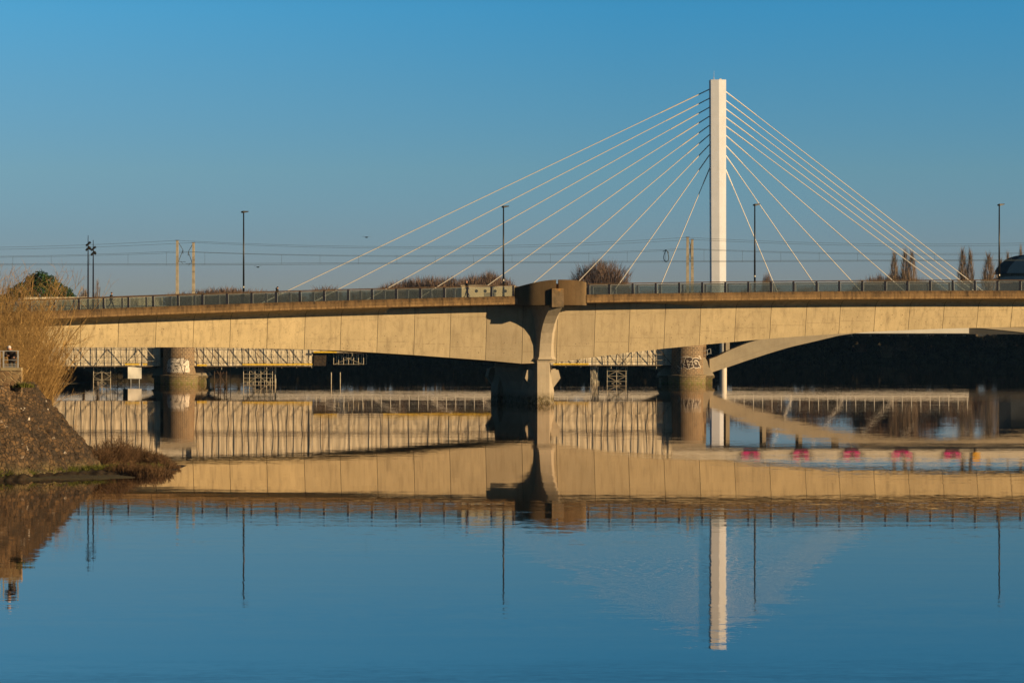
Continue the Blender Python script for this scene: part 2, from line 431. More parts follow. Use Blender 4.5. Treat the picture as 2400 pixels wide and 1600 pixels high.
SHORE = [(-200, -300), (150, -150), (190, -60), (199, -32), (202, -21), (205, -19), (208, -20), (212, -22), (226, -24), (245, -30), (300, -35),
         (370, -42), (400, -49), (440, -66), (540, -70), (580, -63), (640, -65), (800, -100), (1100, -150), (9000, -160)]
SY = [a for a, b in SHORE]; SX = [b for a, b in SHORE]
FAR = 1011.0
def ground_h(x, y):
    xs = float(np.interp(y, SY, SX))
    d = xs - x
    h = -3.0
    if d > -4: h = -3.0 + 3.0 * min(1, (d + 4) / 4)
    if d > 0: d0 = 18 if y < 226 else 6; h = min(4.4, 0.03 * min(d, 6) + max(0, d - d0) * 0.45)
    if y > FAR - 4:
        h = max(h, min(6.5, -3 + (y - FAR + 4) * 0.75))
    h += 0.12 * noise.noise(Vector((x * 0.3, y * 0.3, 0))) if h > 0.3 else 0.03 * noise.noise(Vector((x, y * 0.5, 3)))
    return h
def ground_mat():
    m, t, p = M_new('earth_and_grass')
    v = coords(t)
    col = mixc(t, nz(t, v, 0.5, 6, 0.7), (0.045, 0.03, 0.016), (0.055, 0.05, 0.018))
    t.links.new(col, p.inputs['Base Color']); p.inputs['Roughness'].default_value = 0.95
    bump(t, p, nz(t, v, 3, 6, 0.8, 0.2, 0.8), 0.8, 0.15)
    return m
M['ground'] = ground_mat()
def axis(pts):
    r = []
    for (a, b, n) in pts: r += [a + (b - a) * i / n for i in range(n)]
    return r + [pts[-1][1]]
gx = axis([(-9000, -400, 6), (-400, -110, 12), (-110, -12, 90), (-12, 100, 6), (100, 130, 14), (130, 400, 8), (400, 9000, 6)])
gy = axis([(-400, 150, 6), (150, 190, 12), (190, 240, 60), (240, 460, 60), (460, 950, 22), (950, 995, 16), (995, 1035, 32), (1035, 1300, 10), (1300, 12000, 8)])
mb = MB()
nx = len(gx)
for y in gy:
    for x in gx: mb.v.append((x, y, ground_h(x, y)))
for j in range(len(gy) - 1):
    for i in range(nx - 1):
        mb.f.append((j * nx + i, j * nx + i + 1, (j + 1) * nx + i + 1, (j + 1) * nx + i)); mb.m.append(0)
struct(mb.build('ground', M['ground'], smooth=True))

# ================================================================ near bank: cobbled quarter cone, wall, railing, person
def cobble_mat():
    m, t, p = M_new('cobbled_revetment')
    v = coords(t)
    vo = N(t, 'ShaderNodeTexVoronoi'); vo.inputs['Scale'].default_value = 4.2
    t.links.new(coords(t, (1, 0.8, 1)), vo.inputs['Vector'])
    vd = N(t, 'ShaderNodeTexVoronoi', feature='DISTANCE_TO_EDGE'); vd.inputs['Scale'].default_value = 4.2
    t.links.new(coords(t, (1, 0.8, 1)), vd.inputs['Vector'])
    hsv = N(t, 'ShaderNodeSeparateColor'); t.links.new(vo.outputs['Color'], hsv.inputs[0])
    col = mixc(t, hsv.outputs[0], (0.028, 0.016, 0.009), (0.13, 0.074, 0.032))
    col = mixc(t, nz(t, coords(t, (0.6, 0.6, 0.25)), 0.5, 6, 0.7, 0.50, 0.70), col, (0.20, 0.12, 0.055))
    col = mixc(t, nz(t, v, 0.9, 6, 0.75, 0.44, 0.60), col, (0.030, 0.020, 0.013))
    gt = N(t, 'ShaderNodeMath', operation='GREATER_THAN'); t.links.new(hsv.outputs[1], gt.inputs[0]); gt.inputs[1].default_value = 0.965
    k = N(t, 'ShaderNodeMath', operation='MULTIPLY'); t.links.new(gt.outputs[0], k.inputs[0]); t.links.new(nz(t, v, 0.5, 3, 0.6, 0.45, 0.55), k.inputs[1])
    k2 = N(t, 'ShaderNodeMath', operation='MULTIPLY'); t.links.new(k.outputs[0], k2.inputs[0]); t.links.new(nz(t, v, 7, 3, 0.6, 0.45, 0.55), k2.inputs[1])
    col = mixc(t, k2.outputs[0], col, (0.55, 0.48, 0.42))
    e = N(t, 'ShaderNodeMapRange'); e.inputs[1].default_value = 0.0; e.inputs[2].default_value = 0.12; t.links.new(vd.outputs['Distance'], e.inputs[0])
    col = mixc(t, e.outputs[0], (0.025, 0.018, 0.010), col)
    sp_ = N(t, 'ShaderNodeSeparateXYZ'); t.links.new(coords(t), sp_.inputs[0])
    r = N(t, 'ShaderNodeMapRange'); r.inputs[1].default_value = 0.9; r.inputs[2].default_value = 0.2; t.links.new(sp_.outputs['Z'], r.inputs[0])
    k3 = N(t, 'ShaderNodeMath', operation='MULTIPLY'); t.links.new(r.outputs[0], k3.inputs[0]); t.links.new(nz(t, v, 1.1, 4, 0.7, 0.4, 0.6), k3.inputs[1])
    col = mixc(t, k3.outputs[0], col, (0.14, 0.11, 0.05))
    t.links.new(col, p.inputs['Base Color']); p.inputs['Roughness'].default_value = 0.9
    bump(t, p, e.outputs[0], 0.7, 0.08)
    return m
M['cobble'] = cobble_mat()
CCX, CCY, AB, BB, AT, BT, CZ = -36.2, 213.0, 14.6, 17.5, 10.2, 12.2, 4.62
mb = MB()
nt_, nu = 440, 90
for j in range(nu + 1):
    u = j / nu
    for i in range(nt_ + 1):
        th = -PI * 0.62 + PI * 1.1 * i / nt_
        a = AB + (AT - AB) * u; b = BB + (BT - BB) * u
        x, y, z = CCX + a * math.cos(th), CCY + b * math.sin(th), -0.4 + (CZ + 0.4) * u
        q = Vector((x, y, z))
        vd_ = noise.voronoi(q * 1.9)[0]; d = 0.17 * min(0.45, vd_[1] - vd_[0]) + 0.12 * noise.noise(q * 0.9) + 0.13 * noise.noise(q * 3.1) + 0.06 * noise.noise(q * 6.5)
        mb.v.append((x + d * math.cos(th), y + d * math.sin(th), z + d))
for j in range(nu):
    for i in range(nt_):
        b0 = j * (nt_ + 1) + i
        mb.f.append((b0, b0 + 1, b0 + nt_ + 2, b0 + nt_ + 1)); mb.m.append(0)
# flat top
ctr = len(mb.v); mb.v.append((CCX, CCY, CZ + 0.02))
for i in range(nt_):
    mb.f.append((nu * (nt_ + 1) + i, nu * (nt_ + 1) + i + 1, ctr)); mb.m.append(0)
struct(mb.build('stone_revetment', M['cobble'], smooth=True))

def rubble_mat():
    m, t, p = M_new('rubble_wall_stone')
    v = coords(t, (1, 1, 1.5))
    vo = N(t, 'ShaderNodeTexVoronoi'); vo.inputs['Scale'].default_value = 3.2; t.links.new(v, vo.inputs['Vector'])
    vd = N(t, 'ShaderNodeTexVoronoi', feature='DISTANCE_TO_EDGE'); vd.inputs['Scale'].default_value = 3.2; t.links.new(v, vd.inputs['Vector'])
    hsv = N(t, 'ShaderNodeSeparateColor'); t.links.new(vo.outputs['Color'], hsv.inputs[0])
    col = mixc(t, hsv.outputs[0], (0.15, 0.085, 0.045), (0.32, 0.22, 0.11))
    e = N(t, 'ShaderNodeMapRange'); e.inputs[1].default_value = 0.0; e.inputs[2].default_value = 0.10; t.links.new(vd.outputs['Distance'], e.inputs[0])
    col = mixc(t, e.outputs[0], (0.36, 0.27, 0.15), col)
    col = mixc(t, nz(t, v, 1.6, 5, 0.7, 0.5, 0.66), col, (0.09, 0.06, 0.035))
    t.links.new(col, p.inputs['Base Color']); p.inputs['Roughness'].default_value = 0.9
    bump(t, p, e.outputs[0], 0.6, 0.06)
    return m
M['rubble'] = rubble_mat()
WY = 209.0
wx1 = WX(50, WY)
wall = empty('stone_wall', (wx1 - 4, WY, CZ))
tag(wall, 'low rubble stone wall under the grey railing at the left edge', 'wall')
mb = MB(); mb.box(-6.0, 4.0, 0, 0.5, -0.3, WZ(868, WY) - CZ); mb.build('masonry', M['rubble'], wall)
mb = MB()
for k in range(9): mb.box(-6.05 + k * 1.12, -6.05 + (k + 1) * 1.12 - 0.03, -0.05, 0.56, WZ(868, WY) - CZ, WZ(862, WY) - CZ + 0.02 * rnd.random())
mb.build('coping', concrete('coping_stone', (0.34, 0.27, 0.16), (0.16, 0.11, 0.06), 0.5, tone=False), wall)
# railing
rail = empty('metal_railing', (WX(0, WY), WY + 0.2, WZ(862, WY)))
tag(rail, 'grey steel railing with thin horizontal bars on the rubble wall', 'railing')
rz_ = (862 - 823) * WY / F
def rx(px): return WX(px, WY) - WX(0, WY)
for a in (-46, -2, 7, 41):
    mb = MB(); mb.box(rx(a) - 0.035, rx(a) + 0.035, -0.03, 0.03, 0, rz_); mb.build('post', M['steel'], rail)
mb = MB(); mb.box(rx(-80), rx(43), -0.04, 0.04, rz_, rz_ + 0.035); mb.build('handrail', M['steel'], rail)
for q in (0.46, 0.20, 0.11, 0.02):
    for a, b in ((-46, -2), (8.2, 40)):
        mb = MB(); mb.box(rx(a), rx(b), -0.015, 0.015, rz_ * q - 0.012 + 0.02, rz_ * q + 0.012 + 0.02); mb.build('bar', M['steel'], rail)
# raised quay terrace behind the wall
mb = MB(); mb.box(-46, -27.4, WY + 0.55, WY + 5, 3.5, 5.12)
struct(mb.build('quay_terrace', plain('terrace_gravel', (0.20, 0.16, 0.11), 0.95)))

# ================================================================ FRONT BRIDGE (own frame: x along the bridge, -y towards the camera)
TH = math.atan(0.24)
OX, OY = (1282 - 1200) * 420.0 / F, 420.0
ct, st = math.cos(TH), math.sin(TH)
def LS(px, t):
    k = (px - 1200) / F
    return (k * (OY - t * ct) - OX - t * st) / (ct - k * st)
def LY(s, t): return OY + s * st - t * ct
def LP(px, py, t):
    s = LS(px, t); return s, CH - (py - HOR) * LY(s, t) / F
def fit(pts, t, deg):
    a = [LP(px, py, t) for px, py in pts]
    c = np.polyfit([q[0] for q in a], [q[1] for q in a], deg)
    return lambda s: float(np.polyval(c, s))
TF = 2.5
rail_top = fit([(0,703),(185,699),(400,689.3),(500,687.3),(850,675),(900,674.4),(1206,667.5),(1378,664),(1900,658.5),(2400,655)], TF - 0.25, 2)
fas_top = fit([(127.5,727.7),(400,716.5),(500,714.5),(900,701.6),(1201,693.6),(1378,690.3),(1850,683.2),(1900,683.4),(2400,681)], TF, 2)
fas_bot = fit([(115,749),(400,737),(500,734.5),(900,723.3),(1206,714),(1378,709.7),(1850,703.2),(2400,701.5)], TF, 2)
_gb = [(-500,812),(106,813.6),(400,813.6),(500,814),(625,816.4),(713.6,819),(797.5,821.5),(884,826.5),(969,831.7),(1053.6,838),(1136.7,844),(1224,852),(1305,849),
       (1393,836.6),(1474,826),(1557,816.7),(1640,808.5),(1722.6,800.8),(1805,793.3),(1888,787.2),(1967,782),(2049,777),(2129.7,773.4),(2210,770.3),(2290,768),(2369.5,766.5),(2450,766),(2800,770)]
_gs = [LP(a, b, -0.45) for a, b in _gb]
def gir_bot(s): return float(np.interp(s, [q[0] for q in _gs], [q[1] for q in _gs]))
fb = empty('concrete_girder_bridge', (OX, OY, 0), TH)
tag(fb, 'weathered concrete box girder road bridge crossing the river in the foreground', 'bridge')
DEPTH = 20.0      # web to web
def near_pier(s):   # 1 near the pier: square haunch, flat soffit
    a, b = LS(905, 0), LS(1560, 0)
    return max(0.0, min(1.0, min((s - a) / 0.2 + 1, (b - s) / 8 + 0.5)))
def ring(s, inset=0.0, bottom_only=False):
    zt = fas_top(s) - 0.25; zf = fas_bot(s) + 0.03; zb = gir_bot(s)
    q = near_pier(s)
    zw = zf - 0.92
    half = []
    half.append((TF - 0.35, zt)); half.append((TF - 0.35, zf))
    # haunch curve from the slab edge to the top of the web
    for i in range(9):
        a = i / 8 * PI / 2
        c = (0.12 + 2.0 * (1 - math.sin(a)), zf - 0.92 * (1 - math.cos(a)))
        sq = (2.12 + (0.12 - 2.12) * min(1, i / 6), zf if i <= 6 else zf - 0.92 * (i - 6) / 2)
        half.append((c[0] * (1 - q) + sq[0] * q - inset, c[1] * (1 - q) + sq[1] * q + (inset if i == 0 else 0)))
    half.append((-0.5 - inset, zb + inset))
    half[0] = (half[0][0], zt)
    mid = -DEPTH / 2
    front = [(s, -t, z) for t, z in half]
    back = [(s, -(2 * mid - t), z) for t, z in half][::-1]
    return front + back
joint_px = [-240, -155, -70, 14, 101, 188, 276.8, 364.6, 452.8, 539, 625.8, 713.6, 798, 884, 970.5, 1054.8, 1139, 1224, 1305, 1393, 1474, 1557, 1640, 1722.6, 1805, 1888, 1967, 2049, 2129.7, 2210, 2290, 2369.5, 2449, 2528, 2607]
js = [LS(a, -0.3) for a in joint_px]
rings = []; tones = []
GW = 0.045
rr = random.Random(5)
for k in range(len(js) - 1):
    a, b = js[k], js[k + 1]
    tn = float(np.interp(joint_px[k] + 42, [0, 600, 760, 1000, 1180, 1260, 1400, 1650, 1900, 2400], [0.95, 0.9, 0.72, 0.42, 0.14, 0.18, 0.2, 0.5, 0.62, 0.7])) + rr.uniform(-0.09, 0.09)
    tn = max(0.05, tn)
    n = 6
    xs = [a + GW / 2 + (b - a - GW) * i / n for i in range(n + 1)]
    for i, x in enumerate(xs):
        rings.append(ring(x)); tones.append(tn)
    rings.append(ring(b - GW / 2 + 0.002, 0.06)); tones[-1] = 0.0; tones.append(0.0)
    rings.append(ring(b + GW / 2 - 0.002, 0.06)); tones.append(0.0)
# tie holes, formwork lines and stencil marks as small dark insets standing 3 mm proud of the web
def web_pt(s, z, off=0.004):
    zf = fas_bot(s) + 0.03; zw = zf - 0.92; zb = gir_bot(s)
    u = (zw - z) / max(0.1, zw - zb)
    return (s, -(0.12 - 0.62 * u + off), z)
mb = MB()
def disc(s, z, r):
    c = web_pt(s, z)
    mb.add([c] + [(c[0] + r * math.cos(2 * PI * i / 7), c[1] - 0.001, c[2] + r * math.sin(2 * PI * i / 7)) for i in range(7)], [(0, 1 + i, 1 + (i + 1) % 7) for i in range(7)])
def bar(s0, s1, z0, z1, h):
    a = web_pt(s0, z0); b = web_pt(s1, z1)
    mb.add([(a[0], a[1], a[2]), (b[0], b[1], b[2]), (b[0], b[1], b[2] + h), (a[0], a[1], a[2] + h)], [(0, 1, 2, 3)])
for k in range(len(js) - 1):
    a, b = js[k], js[k + 1]; L = b - a
    if rr.random() < 0.75:
        zl = gir_bot((a + b) / 2) + 1.05 + rr.uniform(-0.15, 0.3)
        for q in (0.2, 0.5, 0.8):
            if rr.random() < 0.8: disc(a + L * q, zl - 0.35, 0.035 + rr.random() * 0.03)
            if rr.random() < 0.6: disc(a + L * q, zl + 0.75, 0.035 + rr.random() * 0.03)
    for q in range(7): disc(a + L * rr.random(), gir_bot(a + L / 2) + rr.uniform(0.2, 2.6), 0.02 + 0.025 * rr.random())
    if 700 < joint_px[k] < 2000 or rr.random() < 0.3:
        za = max(gir_bot(a), gir_bot(b)) + 1.15
        s0 = a + 0.1
        while s0 < b - 0.5:
            s1 = min(b - 0.1, s0 + rr.uniform(0.5, 1.6)); bar(s0, s1, za, za, 0.022); s0 = s1 + rr.uniform(0.02, 0.5)
    if rr.random() < 0.6:
        za = fas_bot(a) - 1.15; s0 = a + 0.15
        while s0 < b - 0.4:
            s1 = min(b - 0.1, s0 + rr.uniform(0.4, 1.2)); bar(s0, s1, za, za, 0.018); s0 = s1 + rr.uniform(0.2, 0.9)
marks = mb
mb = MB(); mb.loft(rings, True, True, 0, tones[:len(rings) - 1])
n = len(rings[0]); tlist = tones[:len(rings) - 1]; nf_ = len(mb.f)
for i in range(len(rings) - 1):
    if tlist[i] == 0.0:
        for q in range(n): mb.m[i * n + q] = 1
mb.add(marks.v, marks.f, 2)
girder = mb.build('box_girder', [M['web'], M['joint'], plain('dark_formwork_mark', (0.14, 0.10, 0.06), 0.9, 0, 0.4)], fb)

# parapet beam
def fas_ring(s, k=1.0):
    zt, zb = fas_top(s), fas_bot(s)
    pr = [(TF - 0.55, zt - 0.02), (TF - 0.16, zt), (TF - 0.03, zt - 0.08), (TF + 0.03, zt - 0.30), (TF + 0.05, zb + 0.28), (TF + 0.0, zb + 0.08), (TF - 0.14, zb), (TF - 0.55, zb + 0.02)]
    return [(s, -(t if k == 1 else TF - 0.4 + (t - TF + 0.4) * k), z if k == 1 else (zt + zb) / 2 + (z - (zt + zb) / 2) * k) for t, z in pr]
def fascia_run(pa, pb, nm, mirror=False):
    sa, sb = LS(pa, TF), LS(pb, TF)
    mb = MB(); x = sa; rr2 = random.Random(7)
    while x < sb - 0.1:
        L = min(rr2.choice([3.0, 3.6, 3.0, 5.2]), sb - x)
        rs = [fas_ring(x + 0.015), ]
        rs += [fas_ring(x + 0.02 + (L - 0.04) * i / 4) for i in range(1, 4)] + [fas_ring(x + L - 0.015)]
        n = 8
        b = len(mb.v)
        for r_ in rs: mb.v += r_
        tn = [0.0, 0.0, 0.05, 0.38, 1.0, 1.1, 1.0, 0.5]
        j0 = rr2.uniform(-0.12, 0.12)
        for k in range(len(rs) - 1):
            for i in range(n):
                j = (i + 1) % n
                mb.tone[len(mb.f)] = tn[i] + j0
                mb.f.append((b + k * n + i, b + k * n + j, b + (k + 1) * n + j, b + (k + 1) * n + i)); mb.m.append(0)
        mb.f.append(tuple(b + i for i in range(n))[::-1]); mb.m.append(0)
        mb.f.append(tuple(b + (len(rs) - 1) * n + i for i in range(n))); mb.m.append(0)
        x += L
    o = mb.build(nm, M['fascia'], fb)
    return o
fascia_run(-240, 1207, 'parapet_beam')
fascia_run(1374, 2600, 'parapet_beam')
# far edge beam
mb = MB()
TB = -DEPTH - TF
for k in range(60):
    s0 = LS(-240, TF) + k * (LS(2600, TF) - LS(-240, TF)) / 60; s1 = s0 + (LS(2600, TF) - LS(-240, TF)) / 60
    z0, z1 = fas_top(s0), fas_top(s1)
    mb.loft([[(s0, -TB - 0.5, z0 - 1), (s0, -TB, z0 - 1), (s0, -TB, z0), (s0, -TB - 0.5, z0)], [(s1, -TB - 0.5, z1 - 1), (s1, -TB, z1 - 1), (s1, -TB, z1), (s1, -TB - 0.5, z1)]])
mb.build('far_parapet_beam', M['fascia'], fb)

# belvedere (ribbed curved balcony over the pier)
SB0, SB1 = LS(1208, 2.0), LS(1376.5, 2.0)
CB = LS(1306.5, 4.4); HW = (SB1 - SB0) / 2; CM = (SB0 + SB1) / 2
def plan(u):    # u -1..1 -> s, t
    e = max(0.0, 1 - abs(u) ** 2.3) ** 0.62
    return CM + HW * u + (CB - CM) * (1 - u * u), 1.5 + 3.0 * e
def bel(u0, u1, name):
    mb = MB(); n = int(abs(u1 - u0) * 62)
    outer = []; 
    prev = None
    ribs = []
    for i in range(n * 4 + 1):
        u = u0 + (u1 - u0) * i / (n * 4)
        s, t = plan(u)
        e = 0.0 if i % 4 in (0, 1) else -0.2
        s2, t2 = plan(u + 0.002)
        dx, dt = s2 - s, t2 - t; L = math.hypot(dx, dt)
        nx_, nt2 = -dt / L, dx / L
        ribs.append((s + nx_ * e, t + nt2 * e, s - nx_ * 0.4, t - nt2 * 0.4, u))
    zt = lambda u: LPz(1300, 655.5, 3.5) - 0.62 * abs((u - 0.12)) ** 2.2 if u < 0.12 else LPz(1300, 655.5, 3.5) - 0.42 * abs((u - 0.12)) ** 2.4
    zb = LPz(1300, 715, 3.5)
    rg = []
    for s, t, si, ti, u in ribs:
        z = zt(u)
        rg.append([(s, -t, zb), (s, -t, z), (si, -ti, z), (si, -ti, zb)])
    mb.loft(rg, True, True)
    return mb.build(name, M['rib'], fb)
def LPz(px, py, t): return LP(px, py, t)[1]
ug = None
for cand in [i / 400 for i in range(-100, 200)]:
    s, t = plan(cand)
    if ug is None and s >= LS(1303.5, t): ug = cand
ug2 = ug + 0.075
bel(-1.0, ug, 'ribbed_balcony_wall'); bel(ug2, 1.0, 'ribbed_balcony_wall')
mb = MB()    # balcony floor slab
n = 24; zb = LPz(1300, 715, 3.5) + 0.03
top = []
for i in range(n + 1):
    s, t = plan(-0.98 + 1.96 * i / n); top.append((s, t - 0.25))
poly = top + [(SB1, 0.3), (SB0, 0.3)]
m_ = len(poly)
mb.add([(s, -t, zb) for s, t in poly] + [(s, -t, zb + 0.5) for s, t in poly], [tuple(range(m_)), tuple(range(m_, 2 * m_))[::-1]] + [(i, (i + 1) % m_, m_ + (i + 1) % m_, m_ + i) for i in range(m_)])
mb.build('balcony_floor', M['pier'], fb)
# stone block hung on the balcony apex
s0, s1 = LS(1293.8, 4.9), LS(1321.5, 4.9)
mb = MB()
zt_, zb_ = LPz(1307, 676, 4.9), LPz(1307, 719.5, 4.9)
ins = 0.04
v = [(s0, -4.9, zb_), (s1, -4.9, zb_), (s1, -3.7, zb_), (s0, -3.7, zb_), (s0, -4.9, zt_ - ins), (s1, -4.9, zt_ - ins), (s1, -3.7, zt_), (s0, -3.7, zt_), (s0 + ins, -4.9 + ins, zt_), (s1 - ins, -4.9 + ins, zt_)]
mb.add(v, [(0, 1, 5, 4), (1, 2, 6, 9, 5), (3, 0, 4, 8, 7), (4, 5, 9, 8), (8, 9, 6, 7), (0, 3, 2, 1), (2, 3, 7, 6)])
zz = LPz(1306, 664.5, 4.5)
sg0, sg1 = LS(1303.5, 4.2), LS(1309, 4.2)
mb.box(sg0, sg1, -4.25, -3.2, zt_ - 0.3, zz)
mb.build('lichen_covered_spout', M['lichen'], fb)

# pier
pier = fb
SC = LS(1277.5, 0)
hw_f = 0.62
def fin(sign):      # front (sign=+1) or back fin mirrored across the middle of the bridge
    prof = [ # z_pixel-row, t front, half width front, half width at the web, s shift
        (716, 3.9, 0.66, 2.4, 0.35), (726, 3.25, 0.66, 2.2, 0.28), (740, 2.35, 0.64, 1.95, 0.15), (758, 1.45, 0.62, 1.85, 0.06), (780, 0.75, 0.62, 1.8, 0), (805, 0.28, 0.62, 1.8, 0),
        (825, 0.10, 0.64, 1.85, 0), (835, 0.04, 0.66, 1.9, 0), (842, 0.12, 0.80, 1.9, 0)]
    rg = []
    for py, t, wf, ww, sh in prof:
        z = LPz(1277, py, 0)
        tw = -0.75
        n = 7
        side = []
        for i in range(n + 1):
            a = i / n
            tt = t + (tw - t) * a
            ww_ = wf + (ww - wf) * (a ** 1.8)
            side.append((ww_, tt))
        r_ = [(SC + sh * (1 - i / n) - w_, tt) for i, (w_, tt) in reversed(list(enumerate(side)))] + [(SC + sh * (1 - i / n) + w_, tt) for i, (w_, tt) in enumerate(side)]
        if sign < 0: r_ = [(s, -DEPTH - tt) for s, tt in r_]
        rg.append([(s, -tt, z) for s, tt in r_])
    mb = MB(); mb.loft(rg, True, True)
    return mb.build('pier_fin', M['pier'], fb)
fin(1); fin(-1)
def shaft(sign):
    rg = []
    for py, wf, ww, t in [(842, 0.80, 1.15, -0.05), (848, 0.66, 0.95, -0.25), (866, 0.66, 1.0, -0.25), (895, 0.66, 1.25, -0.25), (915, 0.66, 1.42, -0.25), (960, 0.66, 1.42, -0.25), (1010, 0.66, 1.42, -0.25)]:
        z = LPz(1277, py, -0.3)
        pts = [(-ww, -1.3), (-wf, t), (wf, t), (ww, -1.3), (ww, -4.5), (-ww, -4.5)]
        if sign < 0: pts = [(a, -DEPTH - b) for a, b in pts]
        rg.append([(SC + a - 0.12, -b, z) for a, b in pts])
    mb = MB(); mb.loft(rg, True, True)
    return mb.build('pier_shaft', M['pier'], fb)
shaft(1); shaft(-1)
# wall between the two shafts, bulging like a vase towards the top
rg = []
for py, ww in [(852, 1.5), (862, 1.9), (872, 1.75), (895, 1.2), (915, 0.95), (1000, 0.95)]:
    z = LPz(1277, py, -1)
    rg.append([(SC - ww, 4.4, z), (SC + ww, 4.4, z), (SC + ww, DEPTH - 4.4, z), (SC - ww, DEPTH - 4.4, z)])
mb = MB(); mb.loft(rg, True, True); mb.build('pier_wall', M['pier'], fb)
# bearing corbels either side
for sg in (-1, 1):
    for t0 in (-1.0, -DEPTH + 1.6):
        z0, z1, z2 = LPz(1277, 866.5, -1), LPz(1277, 886, -1), LPz(1277, 915, -1)
        a, b = SC + sg * 0.9, SC + sg * 1.85
        b2 = SC + sg * 1.95
        mb = MB()
        v = [(a, -t0, z0), (SC + sg * 1.72, -t0, z0), (b2, -t0, z1), (a, -t0, z1), (a + sg * 0.1, -t0 + 0.25, z2),
             (a, -t0 + 1.4, z0), (SC + sg * 1.72, -t0 + 1.4, z0), (b2, -t0 + 1.4, z1), (a, -t0 + 1.4, z1), (a + sg * 0.1, -t0 + 1.2, z2)]
        mb.add(v, [(0, 1, 2, 3), (3, 2, 4), (5, 8, 7, 6), (8, 9, 7), (0, 5, 6, 1), (1, 6, 7, 2), (2, 7, 9, 4), (0, 3, 8, 5), (3, 4, 9, 8)])
        mb.box(min(a + sg * 0.25, a + sg * 0.6), max(a + sg * 0.25, a + sg * 0.6), -t0 + 0.3, -t0 + 1.0, z0, z0 + 0.12)
        mb.build('bearing_corbel', M['pier'], fb)

# railings (own things standing on the beams)
def railing(t_in, px_posts, name, label, runs, top_drop=0.0):
    rt = empty(name, (OX, OY, 0), TH); tag(rt, label, 'railing', 'glass panelled railings of the front bridge')
    # handrail in runs
    for pa, pb in runs:
        sa, sb = LS(pa, TF - 0.25), LS(pb, TF - 0.25)
        rg = []
        n = 40
        for i in range(n + 1):
            s = sa + (sb - sa) * i / n; z = rail_top(s)
            rg.append([(s, -t_in - 0.09, z - 0.10), (s, -t_in + 0.09, z - 0.10), (s, -t_in + 0.09, z), (s, -t_in - 0.09, z)])
        mb = MB(); mb.loft(rg, True, True); mb.build('handrail', M['rail_rust'], rt)
    pts = [LS(a, TF - 0.25) for a in px_posts]
    post = frame = None
    return rt, pts
def add_panels(rt, ss, t_in, dark=True):
    H = 1.22
    for i, s in enumerate(ss):
        zt = rail_top(s) - 0.10; zb = fas_top(s) - 0.05
        if i == 0 or i % 1 == 0:
            mb = MB()
            # inclined blade post
            mb.loft([[(s - 0.10, -t_in - 0.06, zb), (s + 0.10, -t_in - 0.06, zb), (s + 0.10, -t_in + 0.14, zb), (s - 0.10, -t_in + 0.14, zb)],
                     [(s - 0.10, -t_in - 0.07, zt), (s + 0.07, -t_in - 0.07, zt), (s + 0.07, -t_in + 0.07, zt), (s - 0.10, -t_in + 0.07, zt)]])
            mb.build('post', M['post_dark'], rt)
    for i in range(len(ss) - 1):
        a, b = ss[i] + 0.16, ss[i + 1] - 0.07
        if b - a > 3.2: continue
        za, zb = fas_top(a) - 0.02, fas_top(b) - 0.02
        ta, tb = rail_top(a) - 0.20, rail_top(b) - 0.20
        mb = MB()
        for (x0, z0, z1) in ((a, za, ta), (b, zb, tb)):
            mb.box(x0 - 0.025, x0 + 0.025, -t_in - 0.03, -t_in + 0.03, z0, z1)
        mb.loft([[(a, -t_in - 0.025, ta), (a, -t_in + 0.025, ta), (a, -t_in + 0.025, ta + 0.035), (a, -t_in - 0.025, ta + 0.035)],
                 [(b, -t_in - 0.025, tb), (b, -t_in + 0.025, tb), (b, -t_in + 0.025, tb + 0.035), (b, -t_in - 0.025, tb + 0.035)]])
        fr_ = mb.build('panel_frame', M['frame'], rt)
        mb = MB()
        a2, b2 = a + 0.03, b - 0.03
        mb.loft([[(a2, -t_in - 0.008, za), (a2, -t_in + 0.008, za), (a2, -t_in + 0.008, ta), (a2, -t_in - 0.008, ta)],
                 [(b2, -t_in - 0.008, zb), (b2, -t_in + 0.008, zb), (b2, -t_in + 0.008, tb), (b2, -t_in - 0.008, tb)]])
        mb.build('glass_panel', M['glass'], fr_)
pl = [14, 71, 127.5, 185, 243, 301, 359, 417, 474.5, 532, 589.5, 647, 703, 759.5, 816, 872, 928.5, 985, 1041, 1096, 1151.5, 1203]
pr_ = [1379, 1428, 1483, 1537, 1592, 1646, 1700, 1754, 1807, 1860, 1914, 1967, 2021, 2075, 2127, 2180, 2233, 2285, 2338, 2391, 2444, 2497]
rt, ss = railing(TF - 0.25, pl, 'bridge_railing', 'near side glass railing of the concrete bridge left of the ribbed balcony', [(-240, 1207)]); add_panels(rt, [LS(-44, TF - .25)] + ss, TF - 0.25)
rt, ss = railing(TF - 0.25, pr_, 'bridge_railing', 'near side glass railing of the concrete bridge right of the ribbed balcony', [(1376, 2600)]); add_panels(rt, ss, TF - 0.25)
# far side railing
sa, sb = LS(-60, TF), LS(2460, TF)
rt, ss = railing(TB + 0.3, [], 'bridge_railing', 'far side glass railing of the concrete bridge seen through the near panels', [(-150, 2560)])
nf = int((sb - sa) / 2.62)
add_panels(rt, [sa + (sb - sa) * i / nf for i in range(nf + 1)], TB + 0.3)

